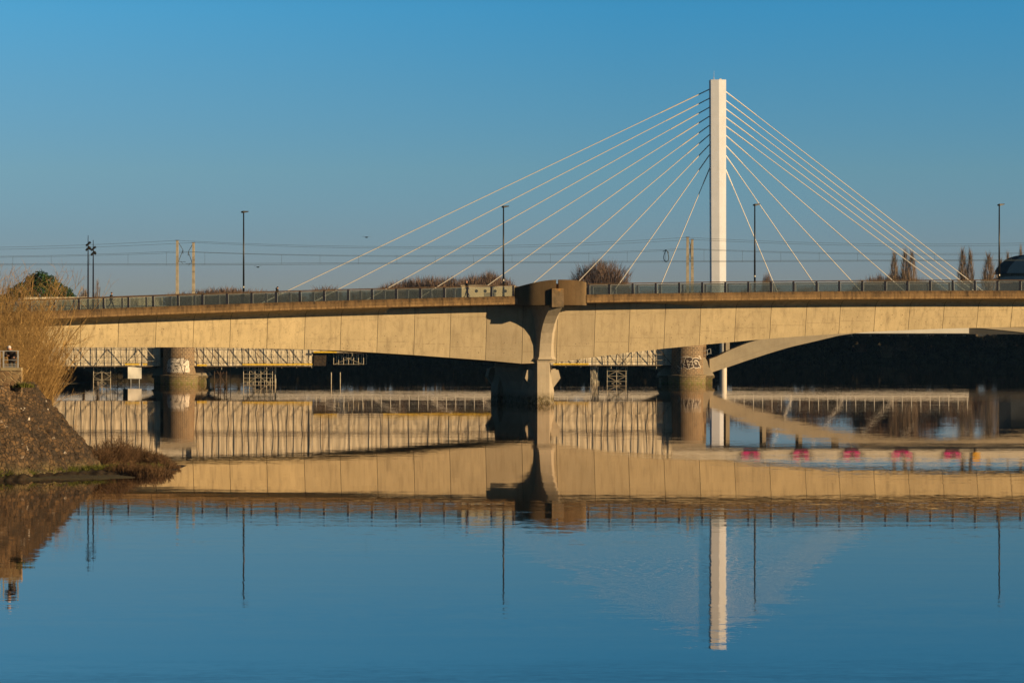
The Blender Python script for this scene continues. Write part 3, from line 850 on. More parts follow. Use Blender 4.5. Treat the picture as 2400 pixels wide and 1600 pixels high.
# white concrete housing with round vents on the deck
vb = empty('vent_housing', (OX, OY, 0), TH)
tag(vb, 'cream concrete housing with four round vents standing on the bridge deck behind glass', 'housing')
tb = -1.5
sa, sb = LS(1082, tb), LS(1206, tb)
zb = fas_top(sa) - 0.4; zt_ = LPz(1150, 668.5, tb)
mb = MB(); mb.box(sa, sb, -tb, -tb + 2.2, zb, zt_ - 0.15); mb.build('body', concrete('cream_concrete', (0.62, 0.53, 0.37), (0.35, 0.28, 0.18), 0.3, tone=False), vb)
mb = MB(); mb.box(sa - 0.12, sb + 0.1, -tb - 0.1, -tb + 2.3, zt_ - 0.15, zt_); mb.build('cap', M['mast'], vb)
for px in (1116.5, 1137, 1160.5, 1184.5):
    s = LS(px, tb); z = LPz(px, 682, tb)
    mb = MB(); mb.tube((s, -tb + 0.1, z), (s, -tb - 0.012, z), 0.17, n=16); mb.build('round_vent', M['black'], vb)
mb = MB(); mb.box(LS(1135, tb), LS(1163, tb), -tb - 0.03, -tb + 0.05, LPz(1150, 696, tb), LPz(1150, 686, tb)); mb.build('hatch', M['mast'], vb)

# street lamps
lamp_label = {571: 'black street lamp on the concrete bridge, nearest the left bank', 1180: 'black street lamp on the bridge just left of the ribbed balcony',
              1769: 'black street lamp on the bridge just right of the white pylon', 2342: 'black street lamp on the bridge in front of the dark domed building'}
def lamp(px, top, tilt):
    t = -0.6
    s, zt = LP(px, top, t)
    zb = fas_top(s) - 0.3
    e = empty('street_lamp', (0, 0, 0)); e.location = Matrix.Rotation(TH, 4, 'Z') @ Vector((s, -t, zb)) + Vector((OX, OY, 0)); e.rotation_euler = (0, 0, TH)
    tag(e, lamp_label[px], 'street lamp', 'tall black street lamps along the front bridge')
    H = zt - zb
    mb = MB(); mb.path([(0, 0, 0), (0, 0, 1.0), (0, 0, 1.02), (0, 0, H)], [0.13, 0.13, 0.105, 0.07], 10); mb.build('pole', M['black'], e, smooth=True)
    mb = MB(); mb.tube((0, 0, 0), (0, 0, 0.06), 0.22, n=12); mb.build('base_plate', M['black'], e)
    x0 = -0.2 if px < 1000 else -0.12
    x0 -= 0.06; x1 = x0 + 0.72
    mb = MB()
    mb.loft([[(x0 - 0.02, -0.1, H + 0.02), (x0 - 0.02, 0.1, H + 0.02), (x0, 0.1, H + 0.15), (x0, -0.1, H + 0.15)],
             [(x0 + 0.2, -0.17, H - 0.02), (x0 + 0.2, 0.17, H - 0.02), (x0 + 0.2, 0.15, H + 0.21 + tilt * 0.2), (x0 + 0.2, -0.15, H + 0.21 + tilt * 0.2)],
             [(x1 + 0.04, -0.1, H + 0.06 + tilt), (x1 + 0.04, 0.1, H + 0.06 + tilt), (x1 + 0.06, 0.1, H + 0.16 + tilt), (x1 + 0.06, -0.1, H + 0.16 + tilt)]])
    mb.build('lamp_head', M['black'], e)
    mb = MB(); mb.box(-0.05, 0.05, -0.125, -0.10, 1.95, 2.12); mb.build('number_plate', M['white'], e)
for a, b, c in ((571, 499, 0.03), (1180, 487, 0.06), (1769, 482.5, 0.08), (2342, 482.5, 0.08)): lamp(a, b, c)
# two floodlight masts at the left end, on the far footway
for px, top, gap, lab in ((206.5, 551.5, 0, 'slim dark floodlight mast on the far footway, the taller of the left pair'), (218.5, 562.5, 1, 'slim dark floodlight mast on the far footway, the shorter of the left pair')):
    t = TB + 1.2
    s, zt = LP(px, top, t); zb = fas_top(s) - 0.3; H = zt - zb
    e = empty('floodlight_mast'); e.location = Matrix.Rotation(TH, 4, 'Z') @ Vector((s, -t, zb)) + Vector((OX, OY, 0)); e.rotation_euler = (0, 0, TH)
    tag(e, lab, 'lamp mast', 'pair of floodlight masts at the left end of the bridge')
    mb = MB(); mb.path([(0, 0, 0), (0, 0, H * 0.6), (0, 0, H * 0.86), (0, 0, H)], [0.10, 0.075, 0.05, 0.03], 8); mb.build('pole', M['post_dark'], e, smooth=True)
    zf = LP(px, top, t)[1] - (18 if gap == 0 else 18) * 0.046
    for k, (dx, dz, ang) in enumerate([(0.13, 0.0, 0.6), (-0.12, -0.22, 0.6), (0.1, -0.48, -0.5), (-0.15, -0.72, 0.8), (0.16, -0.62, -0.4)]):
        z = zf - H - zb + H + dz
        c = Vector((dx, -0.1, zf + dz - zb)); d = Vector((math.cos(ang), 0, math.sin(ang))) * 0.16
        mb = MB(); mb.tube(c - d, c + d, 0.10, 0.13, 8); mb.tube((0, 0, c.z), c, 0.025, n=5); mb.build('floodlight', M['black'], e)

# ================================================================ RAIL BRIDGE ON STONE PIERS (behind the front bridge)
SYF = 584.0       # front face
def uv_pier(o, cx, cy):
    me = o.data; uv = me.uv_layers.new(name='UVMap')
    for p in me.polygons:
        for li in p.loop_indices:
            v = me.vertices[me.loops[li].vertex_index].co
            a = math.atan2(v.x, -v.y)
            uv.data[li].uv = (a * 2.4, v.z)
def stadium(r, depth, n=28):
    pts = []
    for i in range(n + 1):
        a = PI + PI * i / n; pts.append((r * math.cos(a), r * math.sin(a)))
    pts += [(r, depth * 0.5), (r, depth)]
    for i in range(1, n):
        a = PI * i / n; pts.append((r * math.cos(a), depth + r * math.sin(a)))
    pts += [(-r, depth), (-r, depth * 0.5)]
    return pts
def stone_pier(px, label, kind):
    cx = WX(px, SYF); e = empty('stone_pier', (cx, SYF + 0.3, 0)); tag(e, label, 'bridge pier', 'stone piers of the rail bridge')
    zl = WZ(878, SYF)
    def seg(zs, name, mt=M['brick']):
        rg = [[(x, y, z) for x, y in stadium(r, 11)] for r, z in zs]
        mb = MB(); mb.loft(rg, True, True); o = mb.build(name, mt, e); uv_pier(o, 0, 0); return o
    sh = seg([(2.42, zl), (2.36, zl + 1.2), (2.30, 8.6)], 'shaft')
    mb = MB(); mb.box(-2.75, 2.75, -0.6, 11.5, 8.6, 9.53); mb.build('bearing_shelf', M['arch'], e)
    seg([(2.85, zl - 0.30), (2.85, zl - 0.05), (2.6, zl + 0.02)], 'ledge')
    seg([(2.74, -3), (2.74, zl - 0.30)], 'footing')
    mb = MB(); mb.box(-3.4, 3.0, 3.4, 10.8, 1.2, 8.6); o = mb.build('pier_body', M['brick'], e); o.data.uv_layers.new(name='UVMap')
    # concrete springers both sides
    for sg in (-1, 1):
        mb = MB()
        poly = [(sg * 2.0, 4.0 - 0.0), (sg * 2.75, 3.85), (sg * 3.05, 3.35), (sg * 3.3, 2.4), (sg * 3.95, 1.45), (sg * 4.1, 1.15), (sg * 2.0, 1.15)]
        mb.prism(poly, 1.2, 10.2); mb.build('arch_springer', M['arch'], e)
        mb = MB(); mb.prism([(sg * 2.0, 1.15), (sg * 4.15, 1.15), (sg * 4.1, 0.85), (sg * 3.8, 0.8), (sg * 3.75, -3), (sg * 2.0, -3)], 0.9, 10.5); o = mb.build('springer_footing', M['brick'], e)
        me = o.data; uv = me.uv_layers.new(name='UVMap')
        for p in me.polygons:
            for li in p.loop_indices:
                v = me.vertices[me.loops[li].vertex_index].co; uv.data[li].uv = (v.x + v.y, v.z)
    # graffiti: strokes laid on the round nose
    r = 2.40
    def on(u, z, off=0.012):      # u photo px from pier centre, z row
        x = u * (SYF) / F
        x = max(-2.3, min(2.3, x)); zz = WZ(z, SYF)
        rr_ = r - 0.03 * (zz - 1.15) / 2 + off
        y = -math.sqrt(max(0.0, rr_ * rr_ - x * x)); return Vector((x, y, zz))
    mb = MB(); mbd = MB()
    def stroke(m, pts, wd, off=0.014):
        dense = []
        for i in range(len(pts) - 1):
            for k in range(6): dense.append([pts[i][0] + (pts[i + 1][0] - pts[i][0]) * k / 6, pts[i][1] + (pts[i + 1][1] - pts[i][1]) * k / 6])
        dense.append(list(pts[-1]))
        for i in range(len(dense) - 1):
            a, b = Vector(dense[i]), Vector(dense[i + 1]); d = b - a
            if d.length < 1e-4: continue
            nn = Vector((-d.y, d.x)).normalized() * wd / 2; ee = d.normalized() * wd * 0.25
            a = a - ee; b = b + ee
            m.add([on(*(a + nn), off), on(*(b + nn), off), on(*(b - nn), off), on(*(a - nn), off)], [(0, 1, 2, 3)])
    def fill(m, pts, off=0.008):
        # grid fill inside polygon
        xs = [p[0] for p in pts]; ys = [p[1] for p in pts]
        st_ = 0.5
        y = min(ys)
        while y < max(ys):
            yc = y + st_ / 2; cr = []
            for i in range(len(pts)):
                (x0, y0), (x1, y1) = pts[i], pts[(i + 1) % len(pts)]
                if (y0 <= yc) != (y1 <= yc): cr.append(x0 + (yc - y0) * (x1 - x0) / (y1 - y0))
            cr.sort()
            for i in range(0, len(cr) - 1, 2):
                n = max(1, int((cr[i + 1] - cr[i]) / 1.5))
                for k in range(n):
                    a = cr[i] + (cr[i + 1] - cr[i]) * k / n; b = cr[i] + (cr[i + 1] - cr[i]) * (k + 1) / n
                    m.add([on(a, y, off), on(b, y, off), on(b, y + st_, off), on(a, y + st_, off)], [(0, 1, 2, 3)])
            y += st_
    if kind == 'outline':
        g = lambda x, y: (1560 + x / 14.256 - px, 800 + y / 14.256)
        body = [(620,560),(700,545),(770,515),(840,525),(885,570),(960,548),(1050,555),(1110,585),(1130,640),(1090,700),(1110,790),(1150,800),(1150,890),(1090,860),(1020,885),(940,870),(905,820),(890,870),(820,890),(770,915),(750,890),(700,925),(650,880),(575,850),(570,780),(560,740),(610,700),(615,640)]
        fill(mbd, [g(*p) for p in body])
        S = [[(460,515),(465,550)],[(495,540),(570,522),(640,498),(740,500),(735,530),(705,545)],[(640,498),(660,545),(620,600),(610,680),(600,720),(560,740),(590,765),(635,790)],
             [(745,518),(800,515),(850,530),(885,575),(870,630),(840,660),(780,680),(900,665),(880,720),(850,795),(925,770)],[(885,575),(950,548),(1040,550),(1110,580)],
             [(690,625),(735,640),(735,670),(705,700),(690,660),(690,625)],[(715,745),(790,745),(770,790),(760,850),(745,850),(715,745)],
             [(575,790),(575,850),(640,870),(700,920),(750,885),(780,912),(830,880),(900,870),(905,810),(930,860),(990,880),(1060,880),(1100,850),(1145,890),(1155,805),(1110,790)],
             [(935,690),(940,640),(990,612),(1050,640),(1090,700),(1110,790)],[(945,690),(985,655),(1040,660)],[(965,715),(1000,715),(1030,745),(1010,765),(980,745),(965,715)],
             [(1095,490),(1130,480),(1180,590)],[(1095,490),(1150,580)],[(520,620),(500,690),(485,745)],[(440,890),(520,870),(510,920)],[(420,990),(450,950)],[(380,800),(450,880)],[(490,1040),(492,1070)]]
        for s_ in S: stroke(mb, [g(*p) for p in s_], 1.25)
        mbd.build('graffiti_shade', M['graffiti_dark'], sh)
        mb.build('graffiti', M['graffiti'], sh)
    else:
        g = lambda x, y: (360 + x / 14.256 - px, 800 + y / 14.256)
        area = [(560,575),(600,545),(780,545),(830,580),(880,545),(1080,545),(1060,600),(1100,620),(1150,565),(1210,640),(1215,880),(1240,960),(1235,1080),(1000,1060),(700,1040),(480,1010),(470,760),(520,620)]
        fill(mb, [g(*p) for p in area])
        S = [[(560,580),(600,545),(780,545),(830,580),(880,545),(1080,545)],[(930,560),(920,690)],[(1070,560),(1040,735),(1150,590),(1200,640)],[(790,710),(930,715),(960,820),(990,960),(1040,1060),(1050,1095)],
             [(730,800),(850,820),(770,835)],[(1050,820),(1105,820),(1080,870),(1075,950),(1040,1060)],[(600,850),(620,920),(590,930)],[(1090,1030),(1160,1060)],[(640,620),(700,600)],[(660,700),(640,760)],[(800,900),(860,960)],[(520,860),(560,900)],[(690,930),(720,990)]]
        for s_ in S: stroke(mbd, [g(*p) for p in s_], 1.5, 0.02)
        for k in range(70):      # mortar joints showing through the thin paint
            x, y = rr.uniform(480, 960), rr.uniform(600, 1030)
            stroke(mbd, [g(x, y), g(x + rr.uniform(-5, 25), y + rr.uniform(-2, 30))], 0.55, 0.016)
        mb.build('graffiti', M['graffiti'], sh); mbd.build('graffiti_outline', M['graffiti_dark'], sh)
    return e
stone_pier(419, 'round nosed granite pier painted with large white block graffiti', 'block')
stone_pier(1610.5, 'round nosed granite pier with thin white outlined graffiti letters', 'outline')

rb = empty('rail_bridge', (0, SYF, 0)); tag(rb, 'long rail bridge on flat concrete arches and granite piers behind the front bridge', 'bridge')
def bx(px): return WX(px, SYF + 3)
def bz(py): return WZ(py, SYF + 3)
# arch ribs: half-span samples (offset from pier centre, lower row, upper row)
half = [(52, 874, 841), (70, 868, 835), (98, 859, 820.5), (138, 845, 804), (190, 828, 789), (240, 813, 776.5), (290, 801.5, 767), (355, 786, 757), (420, 777, 751), (500, 769, 746), (594, 765.5, 744)]
def arch(pa, pb, name='arch_rib'):
    mid = (pa + pb) / 2; sc_ = (pb - pa) / 2 / 594.0
    pts = [(pa + a * sc_, l, u) for a, l, u in half] + [(pb - a * sc_, l, u) for a, l, u in half[-2::-1]]
    # smooth densify
    P = []
    xs = [p[0] for p in pts]; dl = [p[1] for p in pts]; du = [p[2] for p in pts]
    for k in range(73):
        x = xs[0] + (xs[-1] - xs[0]) * k / 72
        P.append((x, float(np.interp(x, xs, dl)), float(np.interp(x, xs, du))))
    for y0 in (2.2, 8.0):
        rg = []
        for x, l, u in P:
            X, zl, zu = bx(x), bz(l), bz(u)
            zm = zl + (zu - zl) * 0.30
            rg.append([(X, y0, zl), (X, y0, zm - 0.02), (X, y0 + 0.07, zm), (X, y0 + 0.07, zu - 0.0), (X, y0 + 2.6, zu), (X, y0 + 2.6, zl)])
        mb = MB(); mb.loft(rg, True, True); mb.build(name, M['arch'], rb)
    # spandrel columns
    px = pa + 95
    while px < pb - 60:
        u = float(np.interp(px, xs, du))
        if u > 752:
            for y0 in (2.6, 8.4):
                mb = MB(); mb.box(bx(px) - 0.28, bx(px) + 0.28, y0, y0 + 0.7, bz(u) - 0.1, bz(748)); mb.build('spandrel_column', M['arch'], rb)
        px += 85
arch(419, 1610.5); arch(1610.5, 2802); arch(-772, 419)
mb = MB(); mb.box(bx(-300), bx(2900), 1.2, 11.8, bz(748), bz(741)); mb.build('deck', M['arch'], rb)
mb = MB(); mb.box(bx(-300), bx(2900), 0.6, 0.95, bz(743), bz(717)); mb.box(bx(-300), bx(2900), 12.0, 12.3, bz(743), bz(717)); mb.build('parapet', concrete('rail_parapet_concrete', (0.66, 0.61, 0.52), (0.3, 0.25, 0.18), 0.3, tone=False), rb)
# dark openings with pink spray paint along the parapet, right of the second pier
for px in (1757, 1875, 1993, 2110, 2228):
    X = bx(px)
    mb = MB(); mb.prism([(X - 0.9, bz(742)), (X + 0.9, bz(742)), (X + 1.1, bz(737)), (X + 2.3, bz(725)), (X - 2.3, bz(725)), (X - 1.1, bz(737))], 0.55, 0.62); o = mb.build('dark_recess', M['graffiti_dark'], rb)
    mb = MB(); q_ = rr.uniform(0.85, 1.1)
    outer = [(X + 1.5 * q_ * math.cos(PI + PI * i / 12), bz(727) + 0.65 * math.sin(PI + PI * i / 12)) for i in range(13)]
    inner = [(X + 0.1 + 0.5 * math.cos(2 * PI - PI * i / 8), bz(727) + 0.45 * math.sin(2 * PI - PI * i / 8)) for i in range(9)]
    mb.prism(outer + inner, 0.50, 0.54)
    mb.build('pink_graffiti', M['pink'], o)
ys_ = empty('round_sign', (bx(2284), SYF + 0.4, bz(725))); tag(ys_, 'round yellow sign on the rail bridge parapet, mirrored in the water', 'sign')
mb = MB(); mb.tube((0, 0.0, 0), (0, -0.05, 0), 0.65, n=24); mb.build('sign_face', M['sign_yellow'], ys_)
mb = MB(); mb.box(-0.05, 0.05, 0.0, 0.12, -1.1, 0.6); mb.build('bracket', M['steel'], ys_)

# ---- sheeted scaffolding, in bays hung from the bridge
srnd = random.Random(3)
def sheet_mesh(x0, x1, z0, z1, y, amp=0.07):
    mb = MB(); nx_ = max(4, int((x1 - x0) / 0.33)); nz_ = max(4, int((z1 - z0) / 0.4))
    for j in range(nz_ + 1):
        for i in range(nx_ + 1):
            x = x0 + (x1 - x0) * i / nx_; z = z0 + (z1 - z0) * j / nz_
            d = amp * (noise.noise(Vector((x * 0.55, z * 0.30, y))) + 0.6 * noise.noise(Vector((x * 1.6 + z * 0.7, z * 0.5, 7 + y))) + 0.3 * abs(noise.noise(Vector((x * 3.1 - z * 1.1, z, 2)))))
            mb.v.append((x, y + d, z))
    for j in range(nz_):
        for i in range(nx_):
            b = j * (nx_ + 1) + i; mb.f.append((b, b + 1, b + nx_ + 2, b + nx_ + 1)); mb.m.append(0)
    return mb
def gantry(pa, pb, z_low, z_up, label, bay=36.5, boards=(), post_dark=True, upper=True, step=None):
    e = empty('scaffold_gantry', (bx((pa + pb) / 2), SYF, bz(z_low))); o0 = Vector(e.location)
    tag(e, label, 'scaffolding', 'sheeted scaffold gantries hung on the rail bridge')
    def L(x, y, z): return (x - o0.x, y, z - o0.z)
    mb = sheet_mesh(bx(pa) - o0.x, bx(pb) - o0.x, bz(z_low) - o0.z, bz(z_up) - o0.z, 0.15)
    mb.build('sheeting', M['sheet'], e, smooth=True)
    n = max(1, round((pb - pa) / bay)); st_ = (pb - pa) / n
    for i in range(n + 1):
        x = bx(pa + st_ * i)
        mb = MB(); j = srnd.uniform(-0.05, 0.05)
        mb.tube(L(x, -0.12, bz(z_low + srnd.choice([2, 4, 8]))), L(x + j, -0.12, bz(z_up)), 0.04, n=6); mb.build('standard', M['scaffold'], e)
        if i < n and srnd.random() < 0.75:
            xm = bx(pa + st_ * (i + 0.5))
            mb = MB(); pts = [L(xm + srnd.uniform(-0.2, 0.2), -0.02, bz(z_low + (z_up - z_low) * k / 5)) for k in range(6)]
            mb.path(pts, 0.035, 5); mb.build('lashing_rope', M['rope'], e)
        if i < n:
            x2 = bx(pa + st_ * (i + 1))
            mb = MB(); zz = z_low - 44 if z_low > 840 else z_low - 40
            d = -1 if srnd.random() < 0.8 else 1
            if z_low - z_up > 20:
                a, b = (x, x2) if d < 0 else (x2, x)
                mb.tube(L(a, -0.42, bz(max(z_up, zz))), L(b, -0.42, bz(z_low - 2)), 0.05, n=6); mb.build('brace', M['scaffold_dark'] if srnd.random() < 0.4 else M['scaffold'], e)
    for zz in (z_low - 1, z_low - 12, z_low - 25, z_low - 43, z_up + 2):
        if zz < z_up: continue
        mb = MB(); mb.tube(L(bx(pa), -0.38, bz(zz)), L(bx(pb), -0.38, bz(zz)), 0.035 if zz > z_low - 43 else 0.05, n=6); mb.build('ledger', M['scaffold'], e)
    mb = MB(); mb.box(bx(pa) - o0.x, bx(pb) - o0.x, -0.3, 1.4, -0.10, -0.04); mb.build('platform', M['wood'], e)
    if z_up < 760:
        mb = MB(); mb.box(bx(pa) - o0.x, bx(pb) - o0.x, -0.32, 0.1, bz(783) - o0.z, bz(779) - o0.z); mb.build('seam_shade_strip', M['wood'], e)  # dark strip added for the shading along the sheeting seam
    for a, b, zz in boards:
        mb = MB(); mb.box(bx(a) - o0.x, bx(b) - o0.x, -0.52, -0.48, bz(zz) - 0.12 - o0.z, bz(zz) + 0.12 - o0.z); mb.build('toe_board', M['yellow'], e)
    return e
gantry(96, 380, 857.5, 718, 'cream sheeted scaffold left of the block graffiti pier', 36, boards=[(298, 332, 853), (340, 350, 853)])
gantry(453, 733, 857.5, 718, 'cream sheeted scaffold right of the block graffiti pier with yellow toe boards', 36.5, boards=[(466, 489, 855), (572, 612, 853.5), (612, 694, 853.5), (694, 735, 853)])
gantry(735, 1290, 826, 718, 'cream sheeted scaffold high along the middle of the rail bridge', 46, boards=[(738, 792, 824.5), (900, 1290, 824.5)])
gantry(1290, 1572, 855.5, 718, 'cream sheeted scaffold left of the outlined graffiti pier', 37, boards=[(1296, 1379, 852.5)])
# lower part of the left-bank side seen through twigs: tarpaulins above the deck at the far left
def cloth_screen(pa, pb, z0, z1, label):
    e = tag(sheet_mesh(bx(pa), bx(pb), bz(z0), bz(z1), SYF + 0.1, 0.25).build('tarpaulin', M['sheet'], smooth=True), label, 'tarpaulin')
cloth_screen(60, 386, 716, 696.5, 'pale creased tarpaulin above the rail bridge parapet behind the bridge glass')
# debris net end + open tube cage
ng = empty('debris_net', (bx(752), SYF, bz(840))); tag(ng, 'brown see-through debris net at the right end of a scaffold bay', 'net')
mb = MB()
for i in range(14):
    x = bx(738 + i * 2.1) - bx(752); mb.tube((x, 0.2, bz(856) - bz(840)), (x + 0.1, 0.2, bz(826) - bz(840)), 0.035, n=4)
for i in range(14):
    z = bz(856 - i * 2.2) - bz(840); mb.tube((bx(738) - bx(752), 0.2, z), (bx(766) - bx(752), 0.2, z), 0.035, n=4)
mb.build('netting', M['net'], ng)
def cage(pa, pb, za, zb, n, label, dep=3.0, mat='scaffold', xbr=True, lev=3, slender=0.05, rows=2):
    e = empty('scaffold_tower', (bx((pa + pb) / 2), SYF + 1, bz(zb))); o0 = Vector(e.location)
    tag(e, label, 'scaffolding', 'scaffold towers under the rail bridge')
    for r_ in range(rows):
        y = dep * r_ / max(1, rows - 1)
        for i in range(n):
            x = bx(pa + (pb - pa) * i / (n - 1)) - o0.x + (0.35 * r_)
            mb = MB(); mb.tube((x, y, 0), (x + srnd.uniform(-.04, .04), y, bz(za) - o0.z), slender, n=6); mb.build('standard', M[mat], e)
        for k in range(lev + 1):
            z = (bz(za) - o0.z) * k / lev + (0.05 if k == 0 else 0)
            if k == 0 and zb > 890: continue
            mb = MB(); mb.tube((bx(pa) - o0.x, y, z), (bx(pb) - o0.x + 0.35 * r_, y, z), slender * 0.8, n=6); mb.build('ledger', M[mat], e)
        if xbr:
            H = bz(za) - o0.z
            for (u0, u1) in ((0.02, 0.5), (0.5, 0.98)) if H > 3 else ((0.0, 1.0),):
                mb = MB(); mb.tube((bx(pa) - o0.x, y - 0.06, H * u0), (bx(pb) - o0.x, y - 0.06, H * u1), slender * 0.8, n=6); mb.build('brace', M[mat], e)
                mb = MB(); mb.tube((bx(pb) - o0.x, y - 0.06, H * u0), (bx(pa) - o0.x, y - 0.06, H * u1), slender * 0.8, n=6); mb.build('brace', M[mat], e)
    return e
cage(222, 262, 857, 905, 3, 'pale scaffold tower in the water left of the hanging white cloth')
cage(268, 296, 857, 905, 2, 'thin dark scaffold frame just left of the hanging white cloth', mat='scaffold_dark')
cage(505, 533, 860, 903, 3, 'dark rusty scaffold tower standing in the water right of the block graffiti pier', mat='scaffold_dark')
cage(573, 640, 858, 903, 6, 'dense pale scaffold tower with crossed braces in the water', lev=5)
cage(783, 853, 826, 854, 7, 'open scaffold cage with crossed tubes hanging beyond the sheeting', lev=1)
cage(1384, 1398, 857, 905, 5, 'narrow scaffold tower of close tubes under the right sheeting')
cage(1422, 1466, 857, 905, 3, 'wide scaffold tower with crossed braces left of the outlined graffiti pier', lev=4)
for px in (645.5, 777, 798):
    mb = MB(); z0 = 850 if px < 700 else 872
    mb.tube((bx(px), SYF + 2, -1), (bx(px), SYF + 2, bz(z0)), 0.07, n=6)
    tag(mb.build('mooring_pole', M['scaffold']), {645.5: 'tall thin pole in the water right of the dense scaffold tower', 777: 'left one of two thin poles standing in dark water', 798: 'right one of two thin poles standing in dark water'}[px], 'pole')
# hanging white cloth
hc = empty('hanging_cloth', (bx(314), SYF - 0.3, bz(859))); tag(hc, 'white cloth hanging from the scaffold left of the block graffiti pier', 'cloth')
mb = sheet_mesh(bx(305) - bx(314), bx(336.5) - bx(314), bz(886.5) - bz(859), 0, 0, 0.3); mb.build('cloth', M['white'], hc, smooth=True)
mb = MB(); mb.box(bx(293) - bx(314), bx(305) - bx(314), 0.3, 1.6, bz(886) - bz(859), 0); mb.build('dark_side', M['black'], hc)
for px in (311.5, 331):
    mb = MB(); mb.tube((bx(px) - bx(314), 0.1, bz(905) - bz(859)), (bx(px) - bx(314), 0.1, bz(886) - bz(859)), 0.05, n=6); mb.build('leg', M['steel'], hc)
# small handrail beside the right pier and small plants on it
hr = empty('stair_rail', (bx(1655), SYF + 1.5, bz(830))); tag(hr, 'small white stair rail right of the outlined graffiti pier', 'railing')
mb = MB()
for (a, b, c, d) in ((1648, 823, 1663, 817), (1648, 833, 1664, 827), (1656.5, 820, 1656.5, 832), (1664, 817, 1665, 829)):
    mb.tube((bx(a) - bx(1655), 0, bz(b) - bz(830)), (bx(c) - bx(1655), 0, bz(d) - bz(830)), 0.04, n=6)
mb.build('rails', M['steel'], hr)

# ---- catenary masts and wires
def mast(px, top, Y, arm, label):
    x = WX(px, Y); zb = WZ(722, Y); zt = WZ(top, Y)
    e = empty('catenary_mast', (x, Y, zb)); tag(e, label, 'railway mast', 'concrete catenary masts on the rail bridge')
    H = zt - zb
    mb = MB(); mb.loft([[(-0.24, -0.24, 0), (0.24, -0.24, 0), (0.24, 0.24, 0), (-0.24, 0.24, 0)], [(-0.17, -0.17, H), (0.17, -0.17, H), (0.17, 0.17, H), (-0.17, 0.17, H)]]); mb.build('post', M['mast'], e)
    mb = MB(); mb.box(-0.26, 0.26, -0.2, 0.2, H, H + 0.08); mb.build('cap', M['scaffold_dark'], e)
    ax = arm; sg_ = 1 if arm > 0 else -1
    z1 = H - 0.25; z2 = H - 1.35; z3 = H - 3.2
    mb = MB(); mb.path([(0.15 * sg_, 0, z1), (ax, 0, z2), (0.15 * sg_, 0, z3)], 0.045, 6); mb.path([(0.15 * sg_, 0, z3 + 0.1), (arm * 0.9 + 0.5 * sg_, 0, z3 + 0.05)], 0.03, 5)
    mb.path([(arm * 0.6, 0, z3 + 0.15), (arm * 1.0, 0, z3 - 0.25)], 0.03, 5)
    mb.build('cantilever_arm', M['wire'], e)
    for q in range(4):
        mb = MB(); c = Vector((ax, 0, z2 - 0.1 - q * 0.13)); mb.tube(c, c + Vector((-0.02 * arm, 0, -0.07)), 0.085, n=8); mb.build('insulator', M['black'], e)
mast(415.5, 564, SYF + 1.5, 0.85, 'pale catenary mast over the left pier, the taller one')
mast(453.5, 569, SYF + 11.5, -0.78, 'pale catenary mast over the left pier, the shorter one')
mast(1611.5, 556.5, SYF + 1.5, 0.42, 'pale catenary mast over the right pier, the taller one left of the pylon')
mast(1622.5, 561.5, SYF + 11.5, -0.32, 'pale catenary mast over the right pier, the shorter one nearest the pylon')
def sagline(pts, Y, sag):
    P = []
    for i in range(len(pts) - 1):
        (a, ya), (b, yb) = pts[i], pts[i + 1]
        for k in range(16):
            u = k / 16; P.append(Vector((WX(a + (b - a) * u, Y), Y, WZ(ya + (yb - ya) * u + 4 * sag * u * (1 - u), Y))))
    P.append(Vector((WX(pts[-1][0], Y), Y, WZ(pts[-1][1], Y)))); return P
def wire(name, lab, pts, Y, sag, r, drop=None):
    P = sagline(pts, Y, sag); mb = MB(); mb.path(P, r, 4)
    o = mb.build(name, M['wire']); tag(o, lab, 'wire', 'overhead wires of the railway')
    if drop:
        px = -60
        while px < 2460:
            z = None
            x = WX(px, Y)
            z = float(np.interp(x, [p.x for p in P], [p.z for p in P]))
            zc = float(np.interp(px, [a for a, b in drop], [WZ(b, Y) for a, b in drop]))
            mb = MB(); mb.tube((x, Y, z), (x, Y, zc), r * 0.8, n=4); mb.build('dropper', M['wire'], o)
            px += 102 + (12 if int(px) % 2 else -12)
    return o
YA, YB = SYF + 3.4, SYF + 9.4
ca = [(-780, 618), (415, 618.5), (1611, 611.5), (2500, 608)]
cb = [(-780, 621), (453, 621.5), (1622, 614), (2500, 610)]
wire('contact_wire', 'lower taut overhead wire, the upper line of the close pair', ca, YA, 0, 0.034)
wire('contact_wire', 'lower taut overhead wire, the lower line of the close pair', cb, YB, 0, 0.034)
wire('messenger_wire', 'gently sagging middle wire with droppers, the upper of the pair', [(-780, 589), (415, 589), (1611, 582.5), (2800, 580)], YA, 13, 0.026, ca)
wire('messenger_wire', 'gently sagging middle wire with droppers, the lower of the pair', [(-780, 591), (453, 591), (1622, 585), (2800, 583)], YB, 13, 0.026, cb)
wire('feeder_wire', 'topmost sagging wire over the railway', [(-780, 563), (415, 563.5), (1611, 556.5), (2800, 552)], SYF + 1.5, 18, 0.026)
wire('feeder_wire', 'second highest sagging wire over the railway', [(-780, 569), (453, 568.5), (1622, 561.5), (2800, 558)], SYF + 11.5, 17, 0.026)
mb = MB(); P = []
for k in range(25):
    a = 2 * PI * k / 24; P.append(Vector((WX(1561.5 + 5.5 * math.sin(a) * (1 - 0.35 * math.cos(a)), YA), YA, WZ(600 - 13 * math.cos(a), YA))))
mb.path(P, 0.06, 6); mb.path([W(1554, 590, YA), W(1561, 585.5, YA), W(1568, 593, YA)], 0.05, 6)
tag(mb.build('cable_loop', M['wire']), 'coiled loop of cable hanging from the wire left of the right masts', 'cable')

